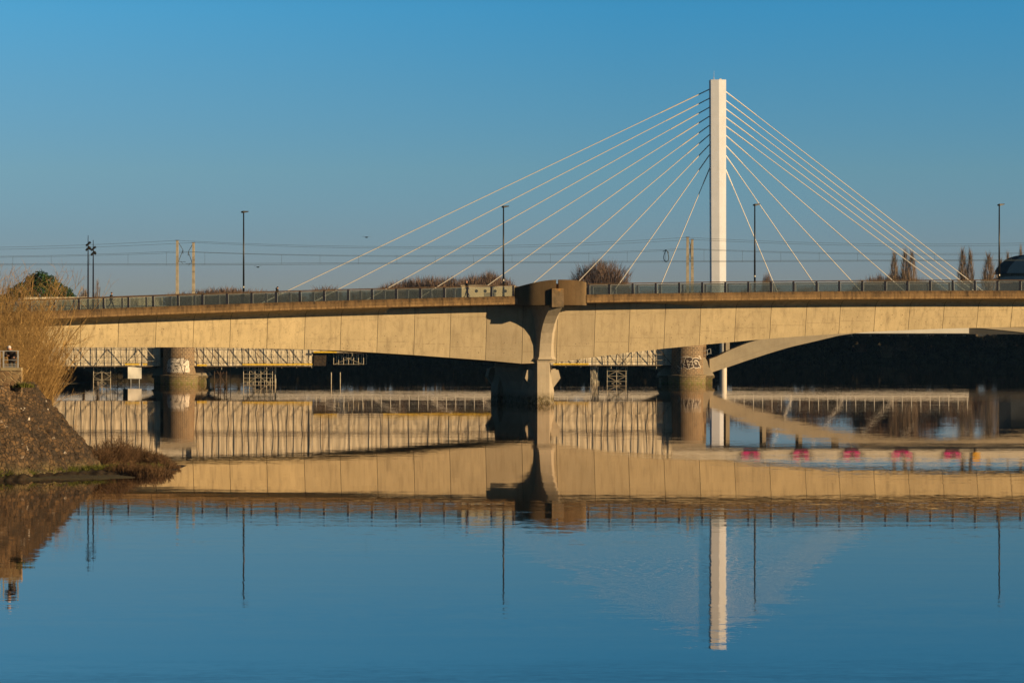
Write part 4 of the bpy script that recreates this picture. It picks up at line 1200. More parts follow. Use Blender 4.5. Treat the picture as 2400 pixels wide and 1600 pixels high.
# ================================================================ CABLE-STAYED BRIDGE
PY = 991.0
def qx(px): return WX(px, PY)
def qz(py): return WZ(py, PY)
cb_ = empty('cable_stayed_bridge', (qx(1683), PY, 0)); tag(cb_, 'white single pylon cable-stayed bridge far behind the two nearer bridges', 'bridge')
x0 = qx(1683)
def q3(px, py, dy=0): return Vector((qx(px) - x0, dy, qz(py)))
rg = []
for z, k in ((8.5, 0.955), (qz(188), 1.0)):
    a = qx(1662.5) - x0; b = qx(1701) - x0
    if k < 1: a = qx(1664.8) - x0
    rg.append([(a, 1.6, z), (a + 0.30, -1.72, z), (qx(1684 if k == 1 else 1686) - x0, -1.95, z), (b, -1.60, z), (b, 1.6, z)])
mb = MB(); mb.loft(rg, True, True)
mb.build('pylon', M['pylon'], cb_)
mb = MB(); mb.lathe([(0.88, -3), (0.88, 8.6)], (1695 - 1200) * 976 / F - x0, -15.0, 24); mb.build('pylon_column', M['white'], cb_, smooth=False)
mb = MB(); mb.tube(q3(1673, 188), q3(1673.5, 166), 0.05, 0.03, 6); mb.tube(q3(1673, 188), q3(1673, 180), 0.12, 0.06, 6); mb.build('antenna', M['steel'], cb_)
mb = MB(); mb.box(q3(1686, 0).x, q3(1691, 0).x, -0.4, 0.4, qz(188), qz(185)); mb.build('roof_box', M['white'], cb_)
LT = [209.3, 230.4, 251.4, 272.4, 293.5, 315.5, 338.4, 362.4, 394]
LBt = [(679, 679), (801, 673.5), (918, 670), (1031, 668), (1148, 665), (1262, 653), (1362, 653), (1456, 658), (1553, 658)]
RT = [215, 235.7, 255.2, 275.3, 295.8, 317.4, 341.3, 364.3, 397.7]
RBt = [(2267.8, 654), (2246.5, 654), (2226.3, 654), (2205, 654), (2183.8, 654), (2088, 654), (1993.5, 656), (1902, 656), (1811, 658)]
def stay(px0, y0, px1, y1, side):
    k = (764 - y0) / (y1 - y0)
    ex, ey = px0 + (px1 - px0) * k, 764
    a, b = q3(px0, y0), q3(ex, ey)
    mb = MB(); mid = a + (b - a) * 0.10
    mb.tube(a, mid, 0.14, n=8); mb.tube(mid, a + (b - a) * 0.86, 0.098, n=8)
    mb.build('stay_cable', M['cable'], cb_)
    c = a + (b - a) * 0.86
    mb = MB(); mb.tube(c, b, 0.16, n=8); mb.build('cable_sleeve', M['cable_shaded'] if side > 0 and ex > 2200 else M['cable'], cb_)  # right lower ends coloured dark for the shadow lying across them
for t_, (bx_, by_) in zip(LT, LBt): stay(1663.5, t_, bx_, by_, -1)
for t_, (bx_, by_) in zip(RT, RBt): stay(1701, t_, bx_, by_, 1)
mb = MB()
mb.box(qx(-400) - x0, qx(3000) - x0, -13.5, 13.5, qz(783), qz(768)); mb.build('deck', concrete('dark_deck_soffit', (0.05, 0.048, 0.045), (0.03, 0.03, 0.03), 0.3, tone=False), cb_)  # deck carried on past its right end to shade the far bank
mb = MB(); mb.box(qx(-400) - x0, qx(2256) - x0, -13.9, -13.52, qz(781), qz(767)); mb.build('edge_girder', M['white'], cb_)
def posts_mesh():
    pass
px = 640
while px < 2262:
    mb = MB(); X = qx(px) - x0
    if px < 1640:
        pass
    mb.box(X - 0.07, X + 0.07, -13.85, -13.7, qz(767), qz(744)); o = mb.build('rail_post', M['white'], cb_)
    px += 21.5
mb = MB(); mb.box(qx(-400) - x0, qx(2262) - x0, -13.8, -13.72, qz(745), qz(743.8)); mb.build('hand_rail', M['white'], cb_)
px = 330
while px < 2262:
    X = qx(px) - x0; mb = MB()
    mb.prism([(X - 0.3, qz(783)), (X + 0.3, qz(783)), (X + 0.3, qz(788)), (X - 0.3, qz(788))], -11.0, 13.0); mb.build('cross_beam', M['arch'], cb_)
    px += 43.6

# ================================================================ FAR BANK: domed hall
hx = WX(2400, 1120); HY = 1120.0
hall = empty('domed_hall', (WX(2440, HY), HY, 6)); tag(hall, 'dark blue curved roof of a hall on the far right bank', 'building')
def hpt(px, py): return (WX(px, HY) - WX(2440, HY), WZ(py, HY) - 6)
prof = [(2350, 641), (2354, 632), (2360, 623), (2368, 614), (2378, 606), (2390, 600), (2402, 596.5), (2420, 594), (2450, 593), (2480, 596), (2510, 606), (2530, 625), (2540, 641)]
poly = [hpt(a, b) for a, b in prof]
mb = MB(); mb.prism(poly, -9, 22)
navy = plain('navy_zinc_roof', (0.006, 0.020, 0.055), 0.9, 0.0, 0.2, 3, 0.05)
mb.build('curved_roof', navy, hall)
mb = MB(); a, b = hpt(2362, 641), hpt(2530, 700); mb.box(a[0], b[0], -7, 20, -2, a[1]); mb.build('wall', plain('grey_cladding', (0.03, 0.036, 0.045), 0.8, 0, 0.2, 3, 0.1), hall)
for k in range(5):
    a = hpt(2366 + k * 14, 646); b = hpt(2376 + k * 14, 651); mb = MB(); mb.box(a[0], b[0], -7.1, -6.95, b[1], a[1]); mb.build('window', plain('hall_window', (0.03, 0.04, 0.05), 0.2) if k == 0 else bpy.data.materials['hall_window'], hall)
mb = MB(); a, b = hpt(2300, 652), hpt(2540, 658); mb.prism([hpt(2305, 656), hpt(2345, 650), hpt(2540, 645), hpt(2540, 660), hpt(2300, 660)], -16, -9.5); mb.build('canopy', navy, hall)

# ================================================================ TREES
def blade(mb, p, d, L, wd, rn):
    q = p + d * L
    s = d.cross(Vector((rn.uniform(-1, 1), rn.uniform(-1, 1), rn.uniform(-1, 1))))
    if s.length < 1e-3: return
    s.normalize(); s *= wd
    mb.add([p - s, p + s, q], [(0, 1, 2)])
def bare_tree(rn, h, wd, shape='round', n=2600, tw=0.05, L=1.3):
    tr = MB(); cr = MB()
    tr.path([(0, 0, -1), (0.1, 0, h * 0.25), (0, 0.1, h * 0.55)], [h * 0.022, h * 0.018, h * 0.01], 6)
    z0 = h * (0.18 if shape != 'poplar' else 0.08)
    limbs = []
    for i in range(26 if shape != 'poplar' else 30):
        a = rn.uniform(0, 2 * PI); u = rn.random()
        base = Vector((0, 0, h * rn.uniform(0.12, 0.5)))
        if shape == 'poplar': tip = Vector((math.cos(a) * wd * 0.42 * rn.uniform(.5, 1), math.sin(a) * wd * 0.42 * rn.uniform(.5, 1), base.z + h * rn.uniform(0.25, 0.5)))
        else:
            ph = rn.uniform(0.15, 1.45); tip = Vector((math.cos(a) * math.cos(ph) * wd * 0.5, math.sin(a) * math.cos(ph) * wd * 0.5, z0 + (h - z0) * (0.25 + 0.72 * math.sin(ph))))
        mid = base * 0.5 + tip * 0.5 + Vector((0, 0, h * 0.04)); tr.path([base, mid, tip], [h * .009, h * .006, h * .003], 4); limbs.append((base, mid, tip))
    for i in range(n):
        a = rn.uniform(0, 2 * PI); u = rn.random() ** 0.4; v = rn.uniform(-1, 1)
        if shape == 'poplar':
            zz = rn.random(); rad = wd / 2 * math.sin(PI * min(1, zz * 0.92 + 0.1)) ** 0.7 * u
            p = Vector((math.cos(a) * rad, math.sin(a) * rad, z0 + (h - z0) * zz)); d = Vector((math.cos(a) * 0.22 + rn.uniform(-.15, .15), math.sin(a) * 0.22, 1)).normalized()
        else:
            c = math.sqrt(1 - v * v); r_ = u * (0.82 + 0.28 * noise.noise(Vector((math.cos(a) * c * 2.2 + h, math.sin(a) * c * 2.2, v * 2.2 + wd))))
            p = Vector((math.cos(a) * c * wd / 2 * r_, math.sin(a) * c * wd / 2 * r_, z0 + (h - z0) * (0.5 + 0.5 * v * r_)))
            d = Vector((p.x / wd * 1.5, p.y / wd * 1.5, 0.55 + (p.z - h * .4) / h)) + Vector((rn.uniform(-.4, .4), rn.uniform(-.4, .4), rn.uniform(-.2, .4))); d.normalize()
        blade(cr, p, d, L * rn.uniform(0.5, 1.4), tw, rn)
    return tr, cr
def put_tree(name, rn, px, top, Y, wpx, shape, label, mat, group, n=2600, tw=0.06, L=1.5, base=6.0, proto=None):
    x = WX(px, Y); h = WZ(top, Y) - base; wd = wpx * Y / F
    if proto is not None:
        c = copy_tree(proto); c.location = (x, Y, base); c.rotation_euler = (0, 0, rn.uniform(0, 6.28)); k = h / proto['h']; kw = wd / proto['w']
        c.scale = (kw, kw, k); c['label'] = label; return c
    e = empty(name, (x, Y, base)); tag(e, label, 'tree', group); tr, cr = bare_tree(rn, h, wd, shape, n, tw, L)
    tr.build('trunk', M['bark'], e); cr.build('crown', mat, e); e['h'] = h; e['w'] = wd
    return e
tr_ = random.Random(21)
put_tree('bare_tree', tr_, 1410, 606, 1060, 172, 'round', 'large round bare brown tree behind the stay cables right of the balcony', M['twig'], 'trees on the far bank', 9000, 0.055, 2.2)
G1 = 'trees on the far bank'
pop = [(2096, 603, 20, 'slim pale poplar left of the poplar pair'), (2121, 596, 22, 'tall pale poplar, left of the close pair under the stay cables'), (2137, 600, 22, 'tall pale poplar, right of the close pair under the stay cables'),
       (2256, 595, 22, 'tall poplar just right of where the stays meet the deck'), (2274, 597, 16, 'slender poplar touching the tall one right of the stays'), (2317, 606, 30, 'broad poplar left of the right street lamp'),
       (2345, 617, 22, 'low poplar directly behind the right street lamp'), (2362, 603, 14, 'narrow poplar between the right lamp and the domed hall'), (2392, 591, 12, 'poplar tip showing over the domed hall')]
pp = {}
for i_, (a, b, c, lab) in enumerate(pop):
    p0 = pp.get(i_ % 4)
    o = put_tree('poplar_tree', tr_, a, b, 1090 if a < 2340 else 1160, c * 1.25, 'poplar', lab, M['twig_pale'], 'poplars on the far bank', 1250, 0.045, 2.4, proto=p0)
    if p0 is None: pp[i_ % 4] = o
# woodland strip pieces: each tree its own
g0 = None
strip = []
lft = [(908, 663), (930, 657), (952, 652), (975, 648), (998, 646), (1020, 646), (1043, 647), (1066, 647), (1088, 648), (1108, 641), (1128, 643), (1147, 634), (1166, 641), (1186, 652)]
for i, (a, b) in enumerate(lft): strip.append((a, b, 66, 'woodland behind the cream housing', i, len(lft)))
l2 = [(470, 678), (500, 673), (530, 671), (560, 674), (600, 677), (640, 681), (420, 683), (680, 682)]
for i, (a, b) in enumerate(sorted(l2)): strip.append((a, b, 95, 'low wood left of the stays', i, len(l2)))
l3 = [(2022, 655), (2045, 646), (2066, 641), (2088, 641), (2110, 642), (2132, 643), (2155, 650), (2185, 656)]
for i, (a, b) in enumerate(l3): strip.append((a, b, 60, 'brown thicket at the foot of the poplars', i, len(l3)))
ordn = ['first', 'second', 'third', 'fourth', 'fifth', 'sixth', 'seventh', 'eighth', 'ninth', 'tenth', 'eleventh', 'twelfth', 'thirteenth', 'fourteenth', 'fifteenth', 'sixteenth', 'seventeenth', 'eighteenth', 'nineteenth', 'twentieth', 'twenty-first', 'twenty-second', 'twenty-third', 'twenty-fourth', 'twenty-fifth', 'twenty-sixth', 'twenty-seventh', 'twenty-eighth', 'twenty-ninth', 'thirtieth']
for a, b, c, lab, i, n in strip:
    o = put_tree('bare_tree', tr_, a, b, 1130 + tr_.uniform(-15, 15), c, 'round', ordn[i] + ' bare tree from the left in the ' + lab, M['twig'], G1, 2600, 0.07, 1.8, proto=g0)
    if g0 is None: g0 = o
put_tree('bare_tree', tr_, 1798, 638, 1100, 30, 'round', 'small wispy bare tree right of the lamp beside the pylon', M['twig'], G1, proto=g0)
put_tree('bare_tree', tr_, 1148, 633, 1080, 56, 'round', 'loose reddish bare tree touching the lamp left of the balcony', M['twig'], G1, 1500, 0.05, 2.2)
# continuous low tree line seen through the glass
for i in range(24):
    put_tree('bare_tree', tr_, 760 + i * 70 + tr_.uniform(-15, 15), 671 + tr_.uniform(-3, 8), 1190, 100, 'round', ordn[i] + ' tree from the left in the low line seen through the glass', M['twig'], G1, proto=g0)
# leafy crowns
def leafy(rn, lobes, n, size, mat_noise=0.3):
    mb = MB()
    tot = sum(r ** 2 for (_, _, _, r) in lobes)
    for (cx, cy, cz, r_) in lobes:
        for i in range(int(n * r_ * r_ / tot)):
            d = Vector((rn.gauss(0, 1), rn.gauss(0, 1), rn.gauss(0, 1))).normalized()
            rad = r_ * (0.62 + 0.38 * rn.random() ** 0.5) * (0.85 + 0.35 * noise.noise(d * 3 + Vector((cx, cy, cz))))
            p = Vector((cx, cy, cz)) + d * rad
            a = Vector((rn.gauss(0, 1), rn.gauss(0, 1), rn.gauss(0, 1))).normalized(); b = d.cross(a)
            if b.length < 1e-3: continue
            b.normalize(); s = size * rn.uniform(0.6, 1.3)
            mb.add([p + a * s, p + b * s * 0.6, p - a * s, p - b * s * 0.6], [(0, 1, 2, 3)])
    return mb
EY = 720.0
ev = empty('evergreen_tree', (WX(100, EY), EY, 4)); tag(ev, 'dark evergreen tree with a domed crown above the bridge at left', 'tree')
def ep(px, py, dy=0): return (WX(px, EY) - WX(100, EY), dy, WZ(py, EY) - 4)
lob = [(*ep(95, 655), 1.9), (*ep(75, 660), 1.6), (*ep(118, 664), 1.7), (*ep(135, 680), 1.7), (*ep(155, 688), 1.5), (*ep(168, 700), 1.1), (*ep(50, 680), 1.8), (*ep(95, 680), 2.4), (*ep(30, 692), 1.7), (*ep(70, 695), 2.0), (*ep(120, 700), 2.0), (*ep(150, 706), 1.6), (*ep(8, 705), 1.5)]
leafy(tr_, lob, 16000, 0.16).build('crown', M['evergreen'], ev)
mb = MB(); mb.path([(0, 0, -1), (0, 0, 7)], [0.45, 0.25], 8); mb.build('trunk', M['bark'], ev)
put_tree('bare_tree', tr_, 196, 672, 900, 30, 'round', 'pale bare tree left of the floodlight masts behind the railing', M['twig_pale'], G1, 1500, 0.04, 1.2, base=4)
put_tree('bare_tree', tr_, 228, 662, 900, 18, 'poplar', 'wispy bare tree right of the floodlight masts behind the railing', M['twig_pale'], G1, 500, 0.03, 1.2, base=4)
# dark bank growth under the cable bridge deck
bgp = None
brn = random.Random(9)
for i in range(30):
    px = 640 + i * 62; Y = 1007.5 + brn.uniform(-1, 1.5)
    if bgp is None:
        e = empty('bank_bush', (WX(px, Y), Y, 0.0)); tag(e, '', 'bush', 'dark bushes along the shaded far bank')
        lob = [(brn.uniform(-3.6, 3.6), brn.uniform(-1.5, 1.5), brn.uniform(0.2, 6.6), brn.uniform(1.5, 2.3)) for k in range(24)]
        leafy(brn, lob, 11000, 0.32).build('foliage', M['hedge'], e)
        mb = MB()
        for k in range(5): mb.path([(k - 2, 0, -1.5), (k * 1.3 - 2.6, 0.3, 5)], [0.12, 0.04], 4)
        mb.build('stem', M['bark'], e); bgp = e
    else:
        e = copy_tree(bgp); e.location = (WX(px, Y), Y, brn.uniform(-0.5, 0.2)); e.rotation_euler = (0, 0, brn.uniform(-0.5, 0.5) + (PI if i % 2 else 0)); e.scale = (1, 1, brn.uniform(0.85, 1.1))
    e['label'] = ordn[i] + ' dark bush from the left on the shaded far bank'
for i, (px, py, wd, h) in enumerate(((2016, 818, 20, 20), (2078, 826, 34, 32), (2112, 812, 26, 26), (2330, 800, 60, 36))):
    Y = 1003.5
    e = empty('bank_shrub', (WX(px, Y), Y, WZ(py + h * 0.5, Y))); tag(e, ['small reddish bare shrub on the dark far bank under the arch', 'larger tan bare shrub on the dark far bank under the arch', 'tan bare shrub at right of the larger one under the arch', 'wide dim bare shrub under the right end of the girder'][i], 'bush', 'bare shrubs catching light on the far bank')
    mb = MB()
    for k in range(700):
        a = brn.uniform(0, 2 * PI); p = Vector((brn.gauss(0, 0.22) * wd / 9.3, brn.gauss(0, 0.5), brn.uniform(0.1, 0.9) * h / 9.3)); blade(mb, p, Vector((p.x * 0.5 + brn.uniform(-.3, .3), -0.2, 1)).normalized(), 0.9, 0.045, brn)
    mb.build('twigs', M['twig_pale'] if i else M['twig'], e)

# ================================================================ LEFT BANK THICKET (golden willow scrub)
wr = random.Random(31)
def stems(rn, n, h, lean, spread, r0, twigs=7):
    mb = MB()
    for i in range(n):
        a = rn.uniform(0, 2 * PI); rr_ = rn.random() ** 0.6
        b = Vector((math.cos(a) * rr_ * spread * 0.30, math.sin(a) * rr_ * spread * 0.35, -0.3))
        H = h * rn.uniform(0.45, 1.0) ** 0.8
        d = Vector((math.cos(a) * rr_ * 0.40 + lean + rn.gauss(0, 0.12), math.sin(a) * 0.2, 1.0))
        pts = []; k = 7
        c1 = rn.gauss(0, 0.03); c2 = rn.gauss(0, 0.02)
        p = b.copy()
        for j in range(k + 1):
            pts.append(p.copy()); q = j / k
            p = p + Vector((d.x + c1 * j, d.y + c2 * j, d.z)) * (H / k) * 0.85
        rs_ = r0 * rn.choice([0.55, 0.7, 0.8, 1.0, 1.7]); rad = [rs_ * (1 - 0.80 * j / k) for j in range(k + 1)]
        for j in range(k): mb.tube(pts[j], pts[j + 1], rad[j], rad[j + 1], 3, cap=False)
        for t_ in range(twigs):
            j = rn.randrange(2, k); u = rn.random(); p = pts[j] * (1 - u) + pts[j + 1] * u
            dd = Vector((rn.gauss(0.1, 0.45), rn.gauss(0, 0.4), rn.uniform(0.5, 1.2))).normalized(); L = rn.uniform(0.7, 2.2) * h / 13
            q = p + dd * L; mb.tube(p, q, r0 * 0.34, r0 * 0.12, 3, cap=False)
            for z in range(2):
                u = rn.uniform(0.2, 0.8); p2 = p * (1 - u) + q * u; mb.tube(p2, p2 + (dd + Vector((rn.gauss(0, .5), rn.gauss(0, .5), rn.gauss(0, .3)))).normalized() * L * 0.5, r0 * 0.22, r0 * 0.1, 3, cap=False)
    return mb
protos = []
def thicket(px, Y, top, lean, label, mat, kind, n=240):
    h = WZ(top, Y) - 0.3
    if kind < len(protos) and protos[kind] is not None:
        o0 = protos[kind]; c = o0.copy(); C.objects.link(c)
        c.location = (WX(px, Y), Y, 0.2); k = h / o0['h']; c.scale = (k, k, k); c['label'] = label; return c
    mb = stems(wr, n, h, lean, 7.0, 0.052, 7); o = mb.build('willow_bush', mat, loc=(WX(px, Y), Y, 0.2)); o['h'] = h
    tag(o, label, 'bush', 'golden leafless willow bushes on the left bank')
    while len(protos) <= kind: protos.append(None)
    protos[kind] = o; return o
T = [(-40, 392, 560, 0.10, 'tallest golden willow bush at the left edge of the photo', 'willow', 0), (5, 386, 596, 0.10, 'golden willow bush left of the evergreen, against the sky', 'willow', 1), (10, 394, 680, 0.12, 'golden willow bush in front of the evergreen tree', 'willow', 2),
     (62, 388, 715, 0.20, 'golden willow bush leaning right over the left end of the girder', 'willow', 3), (78, 383, 775, 0.18, 'low golden willow bush above the scaffold sheeting at left', 'willow', 3), (98, 380, 838, 0.2, 'lowest golden willow bush beside the pale sapling', 'willow', 2),
     (20, 375, 690, 0.15, 'dense golden willow bush right behind the leaning person', 'willow', 1), (-10, 365, 720, 0.12, 'golden willow bush behind the steel railing', 'willow', 0), (60, 372, 760, 0.2, 'golden willow bush right of the rubble wall', 'willow', 2),
     (50, 386, 842, 0.1, 'dark brown willow bush behind the top of the stone slope', 'willow_dark', 5),
     (70, 600, 846, 0.05, 'dark bush under the scaffold sheeting, the leftmost there', 'willow_dark', 4), (105, 606, 850, 0.0, 'second dark bush under the scaffold sheeting', 'willow_dark', 5), (138, 602, 848, 0.0, 'third dark bush under the scaffold sheeting', 'willow_dark', 4),
     (170, 604, 852, 0.0, 'dark bush under the sheeting right behind the pale sapling', 'willow_dark', 5), (202, 600, 862, 0.0, 'rightmost dark bush under the sheeting, left of the pale scaffold tower', 'willow_dark', 4)]
for px, Y, top, lean, lab, mt, kd in T: thicket(px, Y, top, lean, lab, M[mt], kd, {0: 200, 1: 175, 2: 120, 3: 85}.get(kd, 300))
# pale sapling
Y = 383.0
sp_ = empty('sapling', (WX(117, Y), Y, 0)); tag(sp_, 'pale forked sapling rising in front of the girder at left', 'tree')
def S3(x, y): return (WX(x / 4.704, Y) - WX(117, Y), wr.uniform(-.3, .3), WZ(780 + y / 4.704, Y))
mb = MB(); main = [(545, 840), (575, 720), (600, 560), (640, 330), (700, 130), (745, 0), (790, -160), (860, -330)]
mb.path([S3(*p) for p in main], [0.10, 0.095, 0.085, 0.07, 0.055, 0.04, 0.03, 0.015], 6); mb.build('trunk', M['willow'], sp_)
br = [[(605, 545), (700, 460), (800, 330), (900, 150), (960, 0)], [(650, 300), (560, 200), (520, 100)], [(700, 130), (690, 0), (670, -120), (680, -300)], [(700, 130), (820, 60), (900, -60), (980, -200)], [(640, 400), (760, 250), (880, 60)],
      [(590, 600), (500, 500), (430, 420)], [(700, 130), (850, 120), (960, 60), (1070, 20)], [(800, 330), (870, 300), (960, 200), (1040, 120)], [(560, 780), (700, 600), (820, 520)], [(545, 830), (640, 760), (760, 690), (930, 660)]]
for b in br:
    mb = MB(); mb.path([S3(*p) for p in b], [0.045 * (1 - 0.8 * i / (len(b) - 1)) for i in range(len(b))], 5)
    for k in range(8):
        i = wr.randrange(len(b) - 1); u = wr.random(); x = b[i][0] * (1 - u) + b[i + 1][0] * u; y = b[i][1] * (1 - u) + b[i + 1][1] * u
        mb.path([S3(x, y), S3(x + wr.uniform(-20, 60), y - wr.uniform(20, 90))], [0.016, 0.007], 4)
    mb.build('branch', M['willow'], sp_)

# ================================================================ foreground scrub, grass, rocks at the slope's foot
def scrub(px, Y, top, wd, label, n=420, z0=0.05):
    h = WZ(top, Y) - z0
    mb = MB()
    for i in range(n):
        a = wr.uniform(0, 2 * PI); rr_ = wr.random() ** 0.5
        p = Vector((math.cos(a) * rr_ * wd / 2, math.sin(a) * rr_ * wd * 0.6, -0.05)); H = h * (1 - 0.55 * abs(p.x) / (wd / 2) ) * wr.uniform(0.5, 1.05)
        d = Vector((p.x / wd * 0.9 + wr.gauss(0.12, 0.25), wr.gauss(0, 0.25), 1)).normalized()
        q = p
        pts = [p]
        for j in range(3):
            d = (d + Vector((wr.gauss(0.05, 0.16), wr.gauss(0, 0.16), 0))).normalized(); q = q + d * H / 3; pts.append(q)
        mb.path(pts, [0.016, 0.013, 0.009, 0.004], 3)
        for k in range(4):
            j = wr.randrange(1, 3); p2 = pts[j] + (pts[j + 1] - pts[j]) * wr.random(); d2 = (d + Vector((wr.gauss(0, .55), wr.gauss(0, .5), wr.gauss(0, .3)))).normalized(); mb.tube(p2, p2 + d2 * H * 0.30, 0.009, 0.003, 3, cap=False)
    tag(mb.build('scrub_bush', M['scrub'], loc=(WX(px, Y), Y, z0)), label, 'bush', 'reddish scrub bushes at the foot of the stone slope')
for (px, Y, top, wd, n, lab) in [(232, 214, 1052, 1.1, 220, 'reddish scrub bush at the lower edge of the stone slope'), (262, 219, 1026, 1.6, 300, 'tallest reddish scrub bush beyond the stone slope'), (288, 222, 1036, 1.5, 280, 'reddish scrub bush right of the tallest one'),
      (318, 223, 1050, 1.7, 280, 'reddish scrub bush in the middle of the shoreline row'), (346, 222, 1056, 1.5, 260, 'reddish scrub bush leaning out over the water'), (372, 220, 1068, 1.3, 200, 'low reddish scrub bush near the tip of the spit'), (396, 218, 1086, 1.0, 90, 'sparse scrub twigs at the very tip of the spit'),
      (300, 210, 1082, 2.2, 260, 'low front scrub bush over the brown ledge'), (350, 209, 1088, 2.0, 220, 'low front scrub bush nearest the tip of the spit'), (205, 214, 1030, 0.5, 40, 'lone twig bush on the slope edge above the water')]:
    scrub(px, Y, top - 8, wd * 1.25, lab, int(n * 1.7))
# ledge of rough ground at the water's edge
mb = MB()
for i in range(90):
    u = i / 89; px = -30 + u * 440; yb = 1129 - 22 * u + 2 * noise.noise(Vector((u * 20, 0, 0))); Yf = 69375 / (yb - 780)
    hgt = (0.30 * (1 - u ** 3) + 0.04) * (1 + 0.2 * noise.noise(Vector((u * 60, 2, 0)))); x = WX(px, Yf)
    tp = min(1.0, (1 - u) * 5)
    for dy_, hh in ((-0.4, -0.3), (0.0, 0.0), (0.5, 0.30), (1.2, 0.62), (2.4, 0.9), (5, 1.0), (18 * (1 - 0.35 * u), 0.6), (21 * (1 - 0.35 * u), -1.5)):
        mb.v.append((x, Yf + dy_ + 0.25 * noise.noise(Vector((u * 45, dy_, 1))), (hgt * hh + (0.07 * noise.noise(Vector((u * 70, dy_ * 1.7, 4))) if 0 < dy_ < 15 else 0)) * tp - (0.03 if u > 0.97 else 0)))
for i in range(89):
    for j in range(7): mb.f.append((i * 8 + j, i * 8 + j + 1, (i + 1) * 8 + j + 1, (i + 1) * 8 + j)); mb.m.append(0)
struct(mb.build('earth_ledge', foliage('damp_dark_soil', (0.018, 0.013, 0.009), (0.05, 0.035, 0.02), 3.0), smooth=True))
mb = MB()
for i in range(17000):
    u = wr.random() ** 0.8; px = -25 + u * 400; yb = 1127 - 22 * u; Yf = 69375 / (yb - 780); dy = wr.uniform(0.05, 2.2)
    if wr.random() < 0.15: dy = wr.uniform(2, 6)
    if noise.noise(Vector((u * 26, dy * 1.3, 5))) < 0.02: continue
    p = Vector((WX(px, Yf), Yf + dy, 0.05 + 0.26 * min(1, dy) * (1 - u ** 3)))
    blade(mb, p, Vector((wr.gauss(0, .5), wr.gauss(-0.2, .3), wr.uniform(.35, 1))).normalized(), wr.uniform(0.12, 0.40), 0.02, wr)
g_ = mb.build('grass', M['grass']); g_['kind'] = 'stuff'; g_['label'] = 'green grass and weeds along the water edge at the foot of the slope'; g_['category'] = 'grass'
wd_ = MB()
for i in range(260): blade(wd_, Vector((wr.gauss(0, .22), wr.gauss(0, .12), 0)), Vector((wr.gauss(0, .5), wr.gauss(0, .4), 1)).normalized(), wr.uniform(.1, .38), 0.03, wr)
tag(wd_.build('weed_clump', M['grass'], loc=(WX(54, 208.5), 208.6, 4.62)), 'green weed clump at the right end of the rubble wall', 'plant')

# ================================================================ PEOPLE
skin = plain('skin', (0.55, 0.30, 0.20), 0.5, 0, 0.08)
def cloth(name, c): return plain(name, c, 0.85, 0, 0.2, 6)
def skin_figure(joints, edges, radii, mats, zone, name, parent):
    me = bpy.data.meshes.new(name); me.from_pydata(joints, edges, [])
    o = bpy.data.objects.new(name, me); C.objects.link(o)
    md = o.modifiers.new('skin', 'SKIN'); md.use_smooth_shade = True
    lay = me.skin_vertices[0].data if me.skin_vertices else None
    if lay is None:
        bm = __import__('bmesh').new(); bm.from_mesh(me); bm.verts.layers.skin.verify(); bm.to_mesh(me); bm.free(); lay = me.skin_vertices[0].data
    for i, r_ in enumerate(radii): lay[i].radius = (r_, r_) if not isinstance(r_, tuple) else r_
    lay[0].use_root = True
    o.modifiers.new('sub', 'SUBSURF').levels = 2
    dg = bpy.context.evaluated_depsgraph_get(); dg.update()
    ev_ = o.evaluated_get(dg); m2 = bpy.data.meshes.new_from_object(ev_)
    bpy.data.objects.remove(o)
    m2.materials.clear()
    for m in mats: m2.materials.append(m)
    for p in m2.polygons: p.material_index = zone(p.center); p.use_smooth = True
    m2.name = name
    o = bpy.data.objects.new(name, m2); C.objects.link(o); o.parent = parent
    return o
